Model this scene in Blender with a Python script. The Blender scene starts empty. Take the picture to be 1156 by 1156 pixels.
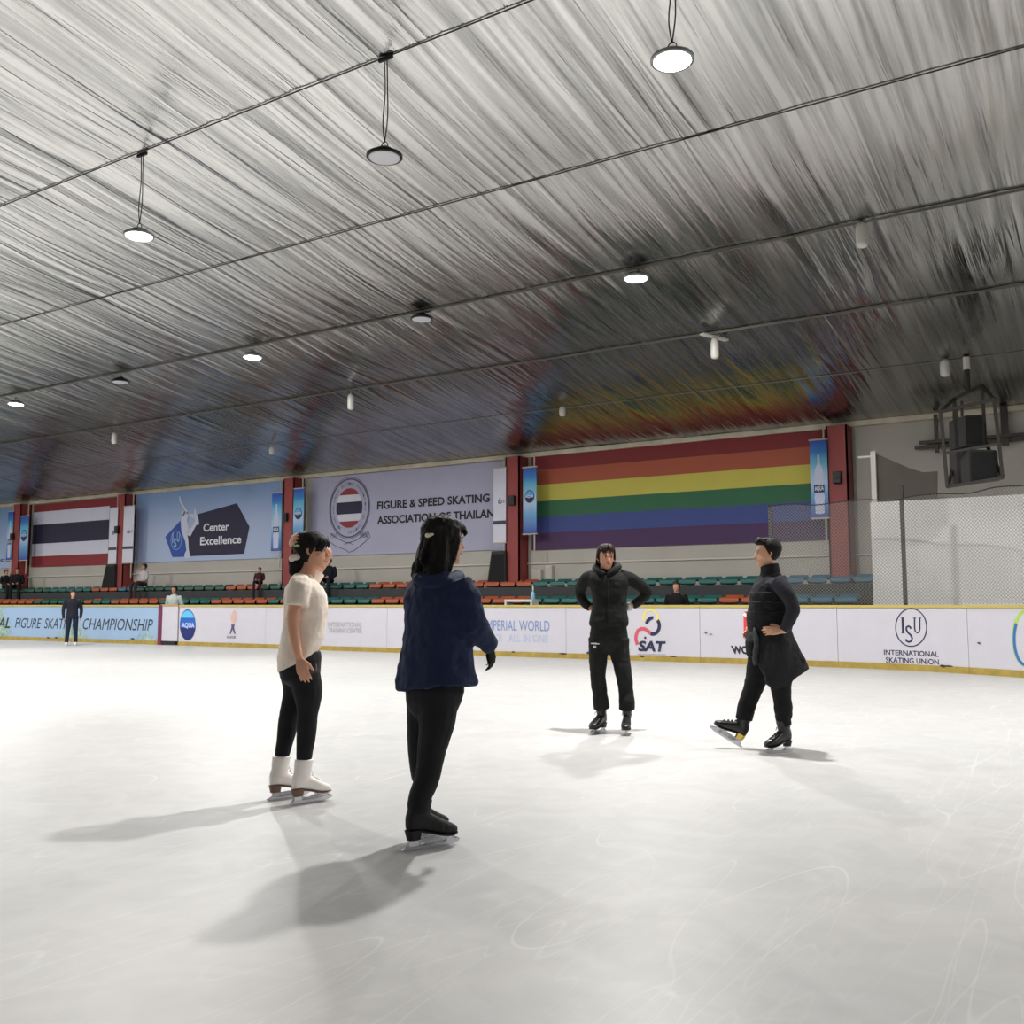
import bpy, bmesh, math, random
import numpy as np
from mathutils import Vector, Matrix, noise
random.seed(7)
C = bpy.context.scene.collection
sc = bpy.context.scene
# ---------------------------------------------------------------- camera
F = 1100.0; CH = 1.18
PT = math.atan(105 / F); TH = math.atan(1738 / (F / math.cos(PT)))
FW = Vector((-math.cos(TH) * math.cos(PT), math.sin(TH) * math.cos(PT), math.sin(PT)))
RT = Vector((math.sin(TH), math.cos(TH), 0)); UP = RT.cross(FW)
EYE = Vector((0, 0, CH))
cam = bpy.data.objects.new('camera', bpy.data.cameras.new('camera')); C.objects.link(cam)
cam.data.sensor_width = 36; cam.data.sensor_height = 36; cam.data.sensor_fit = 'HORIZONTAL'
cam.data.lens = 36 * F / 1156; cam.data.clip_end = 300
M = Matrix((RT, UP, -FW)).transposed().to_4x4(); M.translation = EYE
cam.matrix_world = M; sc.camera = cam

def ray(x, y): return FW + RT * ((x - 578) / F) - UP * ((y - 578) / F)
def onz(x, y, z=0):
    d = ray(x, y); return EYE + d * ((z - CH) / d.z)
def ony(x, y, Y):
    d = ray(x, y); return EYE + d * (Y / d.y)

# ---------------------------------------------------------------- materials
def lin(c, g=1.0):
    r = []
    for v in c:
        v = v / 255.0
        v = v / 12.92 if v <= .04045 else ((v + .055) / 1.055) ** 2.4
        r.append(min(v * g, .95))
    return r
MATS = {}
def mat(name, c, rough=.6, metal=0, g=1.0, emit=0, var=0, vs=8, bump=0, bs=60, alpha=1, spec=.5, trans=0, stretch=None):
    if name in MATS: return MATS[name]
    m = bpy.data.materials.new(name); m.use_nodes = True; nt = m.node_tree; N = nt.nodes; L = nt.links
    b = N['Principled BSDF']; col = lin(c, g) + [1]
    b.inputs['Base Color'].default_value = col; b.inputs['Roughness'].default_value = rough
    b.inputs['Metallic'].default_value = metal; b.inputs['Specular IOR Level'].default_value = spec
    b.inputs['Alpha'].default_value = alpha
    b.inputs['Transmission Weight'].default_value = trans
    if emit:
        b.inputs['Emission Color'].default_value = col; b.inputs['Emission Strength'].default_value = emit
    tc = None
    if var or bump:
        tc = N.new('ShaderNodeTexCoord'); mp = N.new('ShaderNodeMapping'); L.new(tc.outputs['Object'], mp.inputs['Vector'])
        if stretch: mp.inputs['Scale'].default_value = stretch
    if var:
        n = N.new('ShaderNodeTexNoise'); n.inputs['Scale'].default_value = vs; n.inputs['Detail'].default_value = 6
        L.new(mp.outputs[0], n.inputs['Vector'])
        r = N.new('ShaderNodeValToRGB'); r.color_ramp.elements[0].position = .3; r.color_ramp.elements[1].position = .7
        r.color_ramp.elements[0].color = [v * (1 - var) for v in col[:3]] + [1]
        r.color_ramp.elements[1].color = [min(1, v * (1 + var)) for v in col[:3]] + [1]
        L.new(n.outputs['Fac'], r.inputs[0]); L.new(r.outputs[0], b.inputs['Base Color'])
    if bump:
        n = N.new('ShaderNodeTexNoise'); n.inputs['Scale'].default_value = bs; n.inputs['Detail'].default_value = 4
        L.new(mp.outputs[0], n.inputs['Vector'])
        bp = N.new('ShaderNodeBump'); bp.inputs['Strength'].default_value = bump; bp.inputs['Distance'].default_value = .02
        L.new(n.outputs['Fac'], bp.inputs['Height']); L.new(bp.outputs[0], b.inputs['Normal'])
    MATS[name] = m; return m

# ---------------------------------------------------------------- mesh helpers (all in world coordinates)
WM = {}
def wm(o): return WM.get(o.name, Matrix())
def thing(name, label, cat, loc=(0, 0, 0), rz=0, group=None, kind=None):
    o = bpy.data.objects.new(name, None); C.objects.link(o); o.empty_display_size = .1
    mw = Matrix.Translation(Vector(loc)) @ Matrix.Rotation(rz, 4, 'Z'); o.matrix_world = mw
    WM[o.name] = mw; tag(o, label, cat, group, kind); return o
def tag(o, label=None, cat=None, group=None, kind=None):
    if label: o['label'] = label
    if cat: o['category'] = cat
    if group: o['group'] = group
    if kind: o['kind'] = kind
    return o
def obj(name, bm, m, parent=None, smooth=False, label=None, cat=None, group=None, kind=None, local=False, origin=None):
    me = bpy.data.meshes.new(name)
    if origin is None and parent is None and not local and kind is None and len(bm.verts):
        xs = [v.co for v in bm.verts]
        lo = Vector([min(v[i] for v in xs) for i in range(3)]); hi = Vector([max(v[i] for v in xs) for i in range(3)])
        origin = Vector(((lo.x + hi.x) / 2, (lo.y + hi.y) / 2, lo.z))
    mw = Matrix()
    if parent is not None: mw = wm(parent)
    elif origin is not None: mw = Matrix.Translation(origin)
    if not local or parent is None:
        bm.transform(mw.inverted())
    bmesh.ops.recalc_face_normals(bm, faces=bm.faces)
    bm.to_mesh(me); bm.free()
    if smooth:
        for p in me.polygons: p.use_smooth = True
    for mm in (m if isinstance(m, (list, tuple)) else [m]): me.materials.append(mm)
    o = bpy.data.objects.new(name, me); C.objects.link(o)
    if parent is not None: o.parent = parent
    else: o.matrix_world = mw
    WM[o.name] = mw
    tag(o, label, cat, group, kind); return o

def B(): return bmesh.new()
def box(bm, lo, hi, bevel=0):
    r = bmesh.ops.create_cube(bm, size=1)
    c = [(lo[i] + hi[i]) / 2 for i in range(3)]; s = [abs(hi[i] - lo[i]) for i in range(3)]
    for v in r['verts']: v.co = Vector((c[0] + v.co.x * s[0], c[1] + v.co.y * s[1], c[2] + v.co.z * s[2]))
    if bevel:
        es = list({e for v in r['verts'] for e in v.link_edges})
        bmesh.ops.bevel(bm, geom=es, offset=bevel, segments=2, affect='EDGES', profile=.5)
    return bm
def frame_of(t, hint=Vector((0, 0, 1))):
    t = t.normalized()
    if abs(t.dot(hint)) > .95: hint = Vector((1, 0, 0)) if abs(t.x) < .9 else Vector((0, 1, 0))
    a = hint.cross(t).normalized(); b = t.cross(a).normalized(); return a, b
def ring(bm, c, ax, ay, n=12, sq=0):
    vs = []
    for k in range(n):
        a = 2 * math.pi * k / n; ca, sa = math.cos(a), math.sin(a)
        if sq:
            e = 2 / (2 + sq); ca = math.copysign(abs(ca) ** e, ca); sa = math.copysign(abs(sa) ** e, sa)
        vs.append(bm.verts.new(Vector(c) + Vector(ax) * ca + Vector(ay) * sa))
    return vs
def loft(bm, rings, cap=True):
    for a, b in zip(rings, rings[1:]):
        n = len(a)
        for k in range(n): bm.faces.new((a[k], a[(k + 1) % n], b[(k + 1) % n], b[k]))
    if cap:
        bm.faces.new(list(reversed(rings[0]))); bm.faces.new(rings[-1])
    return bm
def limb(bm, pts, rad, n=12, hint=Vector((0, 0, 1)), rnd=True, flat=None):
    """tapered tube through pts; rad per point; flat = ratio of second axis"""
    P = [Vector(p) for p in pts]; R = list(rad)
    # densify with catmull-rom
    if len(P) > 2:
        Q, S = [], []
        for i in range(len(P) - 1):
            p0 = P[max(i - 1, 0)]; p1 = P[i]; p2 = P[i + 1]; p3 = P[min(i + 2, len(P) - 1)]
            for k in range(4):
                t = k / 4
                Q.append(.5 * ((2 * p1) + (p2 - p0) * t + (2 * p0 - 5 * p1 + 4 * p2 - p3) * t * t + (3 * p1 - p0 - 3 * p2 + p3) * t ** 3))
                S.append(R[i] * (1 - t) + R[i + 1] * t)
        Q.append(P[-1]); S.append(R[-1]); P, R = Q, S
    rings = []
    T = [(P[min(i + 1, len(P) - 1)] - P[max(i - 1, 0)]).normalized() for i in range(len(P))]
    a, b = frame_of(T[0], hint); 
    if rnd:
        for f, g in ((1, .15), (.7, .7)):
            rings.append(ring(bm, P[0] - T[0] * R[0] * f * .8, a * R[0] * g, b * R[0] * g * (flat or 1), n))
    for i, p in enumerate(P):
        b2 = T[i].cross(a); 
        if b2.length > 1e-6:
            b = b2.normalized(); a = b.cross(T[i]).normalized()
        rings.append(ring(bm, p, a * R[i], b * R[i] * (flat or 1), n))
    if rnd:
        for f, g in ((.7, .7), (1, .15)):
            rings.append(ring(bm, P[-1] + T[-1] * R[-1] * f * .8, a * R[-1] * g, b * R[-1] * g * (flat or 1), n))
    return loft(bm, rings)
def tube(bm, pts, r, n=6): return limb(bm, pts, [r] * len(pts), n, rnd=False) if len(pts) == 2 else limb(bm, pts, [r] * len(pts), n, rnd=False)
def bar(bm, a, b, w, h=None, hint=Vector((0, 0, 1))):
    a = Vector(a); b = Vector(b); x, y = frame_of(b - a, hint); h = h or w
    rings = []
    for p in (a, b):
        rings.append([bm.verts.new(p + x * sx * w / 2 + y * sy * h / 2) for sx, sy in ((-1, -1), (1, -1), (1, 1), (-1, 1))])
    return loft(bm, rings)
def ball(bm, c, r, R=None, seg=14):
    if not isinstance(r, (tuple, list)): r = (r, r, r)
    q = bmesh.ops.create_uvsphere(bm, u_segments=seg, v_segments=max(6, seg * 2 // 3), radius=1)
    for v in q['verts']:
        p = Vector((v.co.x * r[0], v.co.y * r[1], v.co.z * r[2]))
        if R is not None: p = R @ p
        v.co = p + Vector(c)
    return q['verts']
def lathe(bm, c, prof, n=24):
    rings = [ring(bm, Vector(c) + Vector((0, 0, z)), (r, 0, 0), (0, r, 0), n) for r, z in prof]
    return loft(bm, rings)
def poly(bm, pts, thick=None):
    vs = [bm.verts.new(Vector(p)) for p in pts]
    f = bm.faces.new(vs)
    if thick is not None:
        r = bmesh.ops.extrude_face_region(bm, geom=[f])
        for v in r['geom']:
            if isinstance(v, bmesh.types.BMVert): v.co += Vector(thick)
    return bm

# ---------------------------------------------------------------- surfaces that carry printing
YB = 19.1; XS = -5.2; RC = 6.5; BH = 1.18   # boards: line, start of the corner, corner radius, height
class Wall:
    def __init__(s, Y): s.Y = Y
    def pos(s, u, v, off=0): return Vector((u, s.Y - off, v))
    def inv(s, px, py): p = ony(px, py, s.Y); return p.x, p.z
class Board:
    def pos(s, u, v, off=0):
        if u <= XS: return Vector((u, YB - off, v))
        ph = (u - XS) / RC
        if ph < math.pi / 2:
            r = RC - off; return Vector((XS + r * math.sin(ph), YB - RC + r * math.cos(ph), v))
        return Vector((XS + RC - off, YB - RC - (u - XS - RC * math.pi / 2), v))
    def inv(s, px, py):
        p = ony(px, py, YB)
        if p.x <= XS: return p.x, p.z
        d = ray(px, py); cx, cy = XS, YB - RC
        a = d.x ** 2 + d.y ** 2; b = -2 * (d.x * cx + d.y * cy); c = cx * cx + cy * cy - RC * RC
        t = (-b + math.sqrt(b * b - 4 * a * c)) / (2 * a); q = EYE + d * t
        return XS + RC * math.atan2(q.x - cx, q.y - cy), q.z
BD = Board()
def decal(name, S, pts, m, parent, k=1, px=True, label=None):
    bm = B(); uv = [S.inv(*p) for p in pts] if px else pts
    poly(bm, [S.pos(u, v, .005 * k) for u, v in uv]); return obj(name, bm, m, parent, label=label)
def ellpts(cx, cy, rx, ry, n=40, a0=0, a1=2 * math.pi):
    return [(cx + rx * math.cos(a0 + (a1 - a0) * i / n), cy - ry * math.sin(a0 + (a1 - a0) * i / n)) for i in range(n + (a1 - a0 < 6.2))]
def stroke(name, S, pts, w, m, parent, k=1, closed=False, px=True):
    """ribbon of width w (metres) along points"""
    uv = [Vector(S.inv(*p)) for p in pts] if px else [Vector(p) for p in pts]
    bm = B(); n = len(uv); L, R = [], []
    for i, p in enumerate(uv):
        a = uv[(i - 1) % n] if closed or i else uv[i]; b = uv[(i + 1) % n] if closed or i < n - 1 else uv[i]
        t = (b - a).normalized(); q = Vector((-t.y, t.x)) * w / 2
        L.append(bm.verts.new(S.pos(*(p + q), .005 * k))); R.append(bm.verts.new(S.pos(*(p - q), .005 * k)))
    for i in range(n if closed else n - 1):
        j = (i + 1) % n; bm.faces.new((L[i], R[i], R[j], L[j]))
    return obj(name, bm, m, parent)
def text(name, S, s, lb, rt, m, parent, k=1, bold=.0, px=True, shear=0):
    """letters fitted between two corners: left-bottom and right-top"""
    cu = bpy.data.curves.new(name, 'FONT'); cu.body = s; cu.offset = bold; cu.resolution_u = 3; cu.shear = shear
    t = bpy.data.objects.new('tmp', cu); C.objects.link(t)
    dg = bpy.context.evaluated_depsgraph_get(); me = bpy.data.meshes.new_from_object(t.evaluated_get(dg))
    bpy.data.objects.remove(t); bpy.data.curves.remove(cu)
    u0, v0 = S.inv(*lb) if px else lb; u1, v1 = S.inv(*rt) if px else rt
    co = [v.co.copy() for v in me.vertices]
    if not co: return None
    x0 = min(c.x for c in co); x1 = max(c.x for c in co); y0 = min(c.y for c in co); y1 = max(c.y for c in co)
    mw = wm(parent).inverted()
    for v, c in zip(me.vertices, co):
        v.co = mw @ S.pos(u0 + (c.x - x0) / (x1 - x0) * (u1 - u0), v0 + (c.y - y0) / (y1 - y0) * (v1 - v0), .005 * k)
    me.name = name; me.materials.clear(); me.materials.append(m)
    o = bpy.data.objects.new(name, me); C.objects.link(o); o.parent = parent; return o
# ================================================================ SETTING
YW = 22.3; ZW = 5.25; SL = .154; YR = 2.5
def cz(y): return ZW + SL * (YW - y) if y >= YR else ZW + SL * (YW - (2 * YR - y))
XL, XR, YN = -60.0, 8.0, 2 * YR - YW
PUR = [8.17, 11.02, 13.82, 16.6, 19.34]
# ---- ice
def ice_mat():
    m = bpy.data.materials.new('scratched_ice'); m.use_nodes = True; nt = m.node_tree; N = nt.nodes; L = nt.links
    b = N['Principled BSDF']; tc = N.new('ShaderNodeTexCoord')
    big = N.new('ShaderNodeTexNoise'); big.inputs['Scale'].default_value = .35; big.inputs['Detail'].default_value = 5
    L.new(tc.outputs['Object'], big.inputs['Vector'])
    ramp = N.new('ShaderNodeValToRGB'); e = ramp.color_ramp.elements
    e[0].position = .3; e[0].color = (.46, .465, .46, 1); e[1].position = .72; e[1].color = (.55, .53, .525, 1)
    L.new(big.outputs['Fac'], ramp.inputs[0])
    # brushed patches
    fine = N.new('ShaderNodeTexNoise'); fine.inputs['Scale'].default_value = 3; fine.inputs['Detail'].default_value = 8; fine.inputs['Distortion'].default_value = 1.5
    L.new(tc.outputs['Object'], fine.inputs['Vector'])
    mx = N.new('ShaderNodeMix'); mx.data_type = 'RGBA'; mx.blend_type = 'MULTIPLY'; mx.inputs[0].default_value = .35
    L.new(ramp.outputs[0], mx.inputs[6]); L.new(fine.outputs['Color'], mx.inputs[7])
    g = N.new('ShaderNodeMix'); g.data_type = 'RGBA'; g.inputs[0].default_value = .35
    bw = N.new('ShaderNodeValToRGB'); bw.color_ramp.elements[0].color = (.40, .40, .40, 1); bw.color_ramp.elements[1].color = (.54, .535, .53, 1)
    bw.color_ramp.elements[0].position = .35; bw.color_ramp.elements[1].position = .65
    L.new(fine.outputs['Fac'], bw.inputs[0]); L.new(ramp.outputs[0], g.inputs[6]); L.new(bw.outputs[0], g.inputs[7])
    last = g.outputs[2]
    # blade scratches: several layers of thin curved lines
    for k, (scl, wid, rot, amt, asp) in enumerate(((1.3, .0022, .3, .36, .12), (2.0, .003, 1.75, .32, .12), (1.6, .0022, 2.6, .36, .10), (3.0, .005, .95, .28, .12), (4.2, .007, 4.1, .26, .10), (6.5, .011, 5.2, .24, .10), (2.4, .003, 3.7, .34, .10), (8, .014, 2.1, .2, .12), (11, .02, 1.2, .18, .12))):
        mp = N.new('ShaderNodeMapping'); mp.inputs['Rotation'].default_value = (0, 0, rot); mp.inputs['Scale'].default_value = (1, asp, 1)
        mp.inputs['Location'].default_value = (k * 7.3, k * 3.1, 0)
        L.new(tc.outputs['Object'], mp.inputs['Vector'])
        vo = N.new('ShaderNodeTexNoise'); vo.inputs['Scale'].default_value = scl; vo.inputs['Detail'].default_value = 0
        L.new(mp.outputs[0], vo.inputs['Vector'])
        sb = N.new('ShaderNodeMath'); sb.operation = 'SUBTRACT'; sb.inputs[1].default_value = .5; L.new(vo.outputs['Fac'], sb.inputs[0])
        ab = N.new('ShaderNodeMath'); ab.operation = 'ABSOLUTE'; L.new(sb.outputs[0], ab.inputs[0])
        lt = N.new('ShaderNodeMapRange'); lt.inputs[1].default_value = 0; lt.inputs[2].default_value = wid; lt.inputs[3].default_value = 1; lt.inputs[4].default_value = 0
        L.new(ab.outputs[0], lt.inputs[0])
        br = N.new('ShaderNodeTexNoise'); br.inputs['Scale'].default_value = 1.7; br.inputs['Detail'].default_value = 4
        L.new(mp.outputs[0], br.inputs['Vector'])
        gt = N.new('ShaderNodeMapRange'); gt.inputs[1].default_value = .48; gt.inputs[2].default_value = .62
        L.new(br.outputs['Fac'], gt.inputs[0])
        mu = N.new('ShaderNodeMath'); mu.operation = 'MULTIPLY'; L.new(lt.outputs[0], mu.inputs[0]); L.new(gt.outputs[0], mu.inputs[1])
        m2 = N.new('ShaderNodeMath'); m2.operation = 'MULTIPLY'; m2.inputs[1].default_value = amt; L.new(mu.outputs[0], m2.inputs[0])
        x = N.new('ShaderNodeMix'); x.data_type = 'RGBA'; x.inputs[7].default_value = (.78, .77, .76, 1)
        L.new(m2.outputs[0], x.inputs[0]); L.new(last, x.inputs[6]); last = x.outputs[2]
    L.new(last, b.inputs['Base Color'])
    b.inputs['Roughness'].default_value = .42; b.inputs['Specular IOR Level'].default_value = .35
    bp = N.new('ShaderNodeBump'); bp.inputs['Strength'].default_value = .25; bp.inputs['Distance'].default_value = .01
    L.new(fine.outputs['Fac'], bp.inputs['Height']); L.new(bp.outputs[0], b.inputs['Normal'])
    return m
bm = B(); poly(bm, [(XL, YN, 0), (XR, YN, 0), (XR, YW, 0), (XL, YW, 0)])
obj('floor', bm, ice_mat(), kind='structure')

# ---- foil ceiling
def foil_mat():
    m = bpy.data.materials.new('crinkled_silver_foil'); m.use_nodes = True; nt = m.node_tree; N = nt.nodes; L = nt.links
    b = N['Principled BSDF']; b.inputs['Metallic'].default_value = 1
    tc = N.new('ShaderNodeTexCoord')
    def stretched(sx, sy, sz, detail, dist=0, rough=.55):
        mp = N.new('ShaderNodeMapping'); mp.inputs['Scale'].default_value = (sx, sy, sz); L.new(tc.outputs['Object'], mp.inputs['Vector'])
        n = N.new('ShaderNodeTexNoise'); n.inputs['Scale'].default_value = 1; n.inputs['Detail'].default_value = detail
        n.inputs['Distortion'].default_value = dist; n.inputs['Roughness'].default_value = rough
        L.new(mp.outputs[0], n.inputs['Vector']); return n
    n1 = stretched(2.4, .16, .2, 2.5, .35); n2 = stretched(9, .28, .3, 3, .25); n3 = stretched(30, .8, .8, 2)
    def ridge(n, w):
        a = N.new('ShaderNodeMath'); a.operation = 'SUBTRACT'; a.inputs[1].default_value = .5; L.new(n.outputs['Fac'], a.inputs[0])
        c = N.new('ShaderNodeMath'); c.operation = 'ABSOLUTE'; L.new(a.outputs[0], c.inputs[0])
        d = N.new('ShaderNodeMath'); d.operation = 'MULTIPLY'; d.inputs[1].default_value = w; L.new(c.outputs[0], d.inputs[0]); return d
    r1 = ridge(n1, 2.4); r2 = ridge(n2, .42); r3 = ridge(n3, .10)
    s1 = N.new('ShaderNodeMath'); s1.operation = 'ADD'; L.new(r1.outputs[0], s1.inputs[0]); L.new(r2.outputs[0], s1.inputs[1])
    s2 = N.new('ShaderNodeMath'); s2.operation = 'ADD'; L.new(s1.outputs[0], s2.inputs[0]); L.new(r3.outputs[0], s2.inputs[1])
    bp = N.new('ShaderNodeBump'); bp.inputs['Strength'].default_value = .75; bp.inputs['Distance'].default_value = .055
    L.new(s2.outputs[0], bp.inputs['Height']); L.new(bp.outputs[0], b.inputs['Normal'])
    rp = N.new('ShaderNodeValToRGB'); e = rp.color_ramp.elements
    e[0].position = .30; e[0].color = (.33, .33, .322, 1); e[1].position = .60; e[1].color = (.64, .64, .622, 1)
    L.new(n2.outputs['Fac'], rp.inputs[0])
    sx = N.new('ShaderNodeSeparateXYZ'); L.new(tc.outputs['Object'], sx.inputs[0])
    dm = N.new('ShaderNodeMapRange'); dm.inputs[1].default_value = 11; dm.inputs[2].default_value = 16.5; dm.inputs[3].default_value = 1; dm.inputs[4].default_value = .62  # base colour dimmed towards the banner wall, painting in a darker reflection
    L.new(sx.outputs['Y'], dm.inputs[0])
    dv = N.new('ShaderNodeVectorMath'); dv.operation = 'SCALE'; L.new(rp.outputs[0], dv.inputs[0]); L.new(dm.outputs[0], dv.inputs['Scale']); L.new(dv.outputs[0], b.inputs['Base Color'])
    rr = N.new('ShaderNodeMapRange'); rr.inputs[1].default_value = .3; rr.inputs[2].default_value = .7
    rr.inputs[3].default_value = .14; rr.inputs[4].default_value = .30
    L.new(n1.outputs['Fac'], rr.inputs[0]); L.new(rr.outputs[0], b.inputs['Roughness'])
    return m
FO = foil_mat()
def foil(name, y0, y1, x0=XL, x1=XR, dx=.06, dy=.16):
    nx = int((x1 - x0) / dx); ny = int((y1 - y0) / dy)
    X = np.linspace(x0, x1, nx + 1); Y = np.linspace(y0, y1, ny + 1); GX, GY = np.meshgrid(X, Y)
    pur = sorted(PUR + [2 * YR - p for p in PUR] + [5.35, 2 * YR - 5.35, YR, YW, YN])
    D = np.zeros_like(GX); T = np.zeros_like(GX)
    for a, b in zip(pur, pur[1:]):
        k = (GY >= a) & (GY <= b); t = (GY - a) / (b - a); T = np.where(k, t, T)
        D = np.where(k, -np.sin(np.pi * t) * .05, D)
    rs = np.random.RandomState(5)
    U = GX + .10 * np.sin(GY * .9 + GX * .3) + .25 * np.sin(T * np.pi * 1.0) * np.sin(GX * .37 + GY * .11)
    for i in range(34):
        f = rs.uniform(.8, 9); ph = rs.uniform(0, 6.3); am = .012 / (f ** .75)
        mod = .5 + .5 * np.sin(GX * rs.uniform(.1, .6) + GY * rs.uniform(-.5, .5) + rs.uniform(0, 6.3))
        D += am * mod * (1 - np.abs(np.sin(U * f + ph + GY * rs.uniform(-.25, .25)))) * (.35 + .65 * np.sin(np.pi * T))
    Z = np.where(GY >= YR, ZW + SL * (YW - GY), ZW + SL * (YW - (2 * YR - GY))) + D
    co = np.stack([GX, GY, Z], -1).reshape(-1, 3); w = nx + 1
    idx = (np.arange(ny)[:, None] * w + np.arange(nx)[None, :]).reshape(-1)
    fc = np.stack([idx, idx + w, idx + w + 1, idx + 1], -1)
    me = bpy.data.meshes.new(name); me.vertices.add(len(co)); me.vertices.foreach_set('co', co.ravel())
    me.loops.add(fc.size); me.loops.foreach_set('vertex_index', fc.ravel())
    me.polygons.add(len(fc)); me.polygons.foreach_set('loop_start', np.arange(len(fc)) * 4)
    me.update(calc_edges=True); me.polygons.foreach_set('use_smooth', [True] * len(fc)); me.materials.append(FO)
    o = bpy.data.objects.new(name, me); C.objects.link(o); o['kind'] = 'structure'; return o
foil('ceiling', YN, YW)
M_pur = mat('roof_purlin_steel', (120, 118, 112), .5, .6)
for i, y in enumerate(PUR + [5.35, YR]):
    bm = B(); h = .03 if i in (2, 3) else .010
    box(bm, (XL, y - h / 2, cz(y) - .004 - h), (XR, y + h / 2, cz(y) - (.002 if i > 1 else .0))); obj('trim_%d' % (i + 1), bm, M_pur if i > 1 else mat('dark_wire', (60, 58, 55), .5, .5), kind='structure')

# ---- walls
M_wall = mat('painted_grey_white_wall', (176, 172, 164), .75, var=.06, vs=.8, bump=.05, bs=30)
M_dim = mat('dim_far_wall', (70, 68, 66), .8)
bm = B(); box(bm, (XL, YW, 0), (XR, YW + .2, ZW + .3)); obj('wall_north', bm, M_wall, kind='structure')
bm = B(); box(bm, (XL, YN - .2, 0), (XR, YN, ZW + .3)); obj('wall_south', bm, M_dim, kind='structure')
for nm, x in (('wall_west', XL - .2), ('wall_east', XR)):
    bm = B(); r = [(x, YN, 0), (x, YW, 0), (x, YW, cz(YW) + .2), (x, YR, cz(YR) + .2), (x, YN, cz(YN) + .2)]
    poly(bm, r, (.2, 0, 0)); obj(nm, bm, M_dim, kind='structure')
# cornice pipe along the top of the wall
bm = B(); box(bm, (XL, YW - .12, ZW - .10), (XR, YW, ZW + .02), .01); obj('trim_8', bm, mat('cream_cornice', (196, 188, 168), .5, var=.15, vs=3, stretch=(1, 1, 1)), kind='structure')
# conduit line on the lower wall
bm = B(); tube(bm, [(XL, YW - .03, 2.28), (-4.4, YW - .03, 2.28)], .022, 8); obj('trim_9', bm, mat('white_conduit', (205, 200, 192), .4), kind='structure')

# ---- red columns
M_red = mat('red_painted_steel', (140, 58, 56), .55, var=.08, vs=2)
M_redd = mat('dark_red_painted_steel', (110, 38, 40), .55)
COLX = [(-5.61, -5.15), (-14.1, -13.66), (-22.41, -21.96), (-30.76, -30.3), (-37.35, -36.8), (-47.6, -47.1)]
for i, (a, b) in enumerate(COLX):
    bm = B(); yf = YW - .45
    # H section: two flanges and a web
    box(bm, (a, yf, 1.66), (b, yf + .03, ZW - .1)); box(bm, (b - .04, yf, 1.66), (b, YW, ZW - .1)); box(bm, (a, YW - .04, 1.66), (b, YW, ZW - .1)); box(bm, (a, yf, 1.66), (a + .04, YW, ZW - .1))
    obj('pillar', bm, M_red, label=['red steel pillar at the right end of the rainbow banner', 'red steel pillar between the association banner and the rainbow banner',
        'red steel pillar right of the blue excellence banner', 'red steel pillar between the striped flag banner and the blue excellence banner',
        'red steel pillar at the left end of the striped flag banner', 'farthest red steel pillar beyond the left picture edge'][i], cat='pillar', group='red wall pillars')
# junction boxes on the pillars (small dark boxes)
for i, (px, py) in enumerate(((945, 539), (578, 565), (322, 584), (132, 598), (14, 606))):
    x = ony(px, py, YW - .5); bm = B(); box(bm, (x.x - .09, YW - .56, x.z - .13), (x.x + .09, YW - .45, x.z + .13), .015)
    t = obj('wall_fan' if 0 else 'pillar_loudspeaker', bm, mat('black_plastic', (28, 28, 28), .5), label=['small black speaker box fixed on the rightmost red pillar', 'small black speaker box on the pillar left of the rainbow banner',
        'small black speaker box on the pillar right of the blue excellence banner', 'small black speaker box on the pillar right of the striped flag', 'small black speaker box on the pillar left of the striped flag'][i], cat='speaker', group='small speakers on the pillars')
    bm = B(); lathe(bm, (0, 0, 0), [(.05, 0), (.05, .01), (.02, .004)], 12)
    bm.transform(Matrix.Translation((x.x, YW - .56, x.z)) @ Matrix.Rotation(math.pi / 2, 4, 'X')); obj('speaker_cone', bm, mat('dark_grille', (50, 50, 50), .6), t)

# ================================================================ BANNERS
WS = Wall(YW - .04)
def fab(name, c, g=1.0): return mat(name, c, .65, g=g, var=.035, vs=1.5)
def banner_frame(name, label, pxl, pyl_t, pyl_b, pxr, m, mb=None, zt=None, zb=None):
    u0, z1 = WS.inv(pxl, pyl_t); _, z0 = WS.inv(pxl, pyl_b); u1, _ = WS.inv(pxr, 600)
    for a, b in COLX:
        if a < u1 < b: u1 = a - .01
        if a < u0 < b: u0 = b + .01
    u0 = max(u0, -47.0) if pxl < 0 else u0
    if pxl < 0: u1 = min(u1, -37.38)
    if zt: z1 = zt
    if zb: z0 = zb
    t = thing(name, label, 'banner', ((u0 + u1) / 2, YW - .02, z0))
    bm = B(); box(bm, (u0, YW - .04, z0), (u1, YW - .005, z1)); obj('sheet', bm, m, t)
    return t, u0, u1, z0, z1
def grad_mat(name, stops, z0, z1):
    """vertical printed gradient: stops = [(pos, colour)]"""
    m = bpy.data.materials.new(name); m.use_nodes = True; N = m.node_tree.nodes; L = m.node_tree.links; b = N['Principled BSDF']
    ge = N.new('ShaderNodeNewGeometry'); sp = N.new('ShaderNodeSeparateXYZ'); L.new(ge.outputs['Position'], sp.inputs[0])
    mr = N.new('ShaderNodeMapRange'); mr.inputs[1].default_value = z0; mr.inputs[2].default_value = z1; L.new(sp.outputs['Z'], mr.inputs[0])
    r = N.new('ShaderNodeValToRGB'); e = r.color_ramp.elements
    e[0].position = stops[0][0]; e[0].color = lin(stops[0][1]) + [1]; e[1].position = stops[-1][0]; e[1].color = lin(stops[-1][1]) + [1]
    for p, c in stops[1:-1]: q = e.new(p); q.color = lin(c) + [1]
    L.new(mr.outputs[0], r.inputs[0]); L.new(r.outputs[0], b.inputs['Base Color']); b.inputs['Roughness'].default_value = .6
    return m
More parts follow.
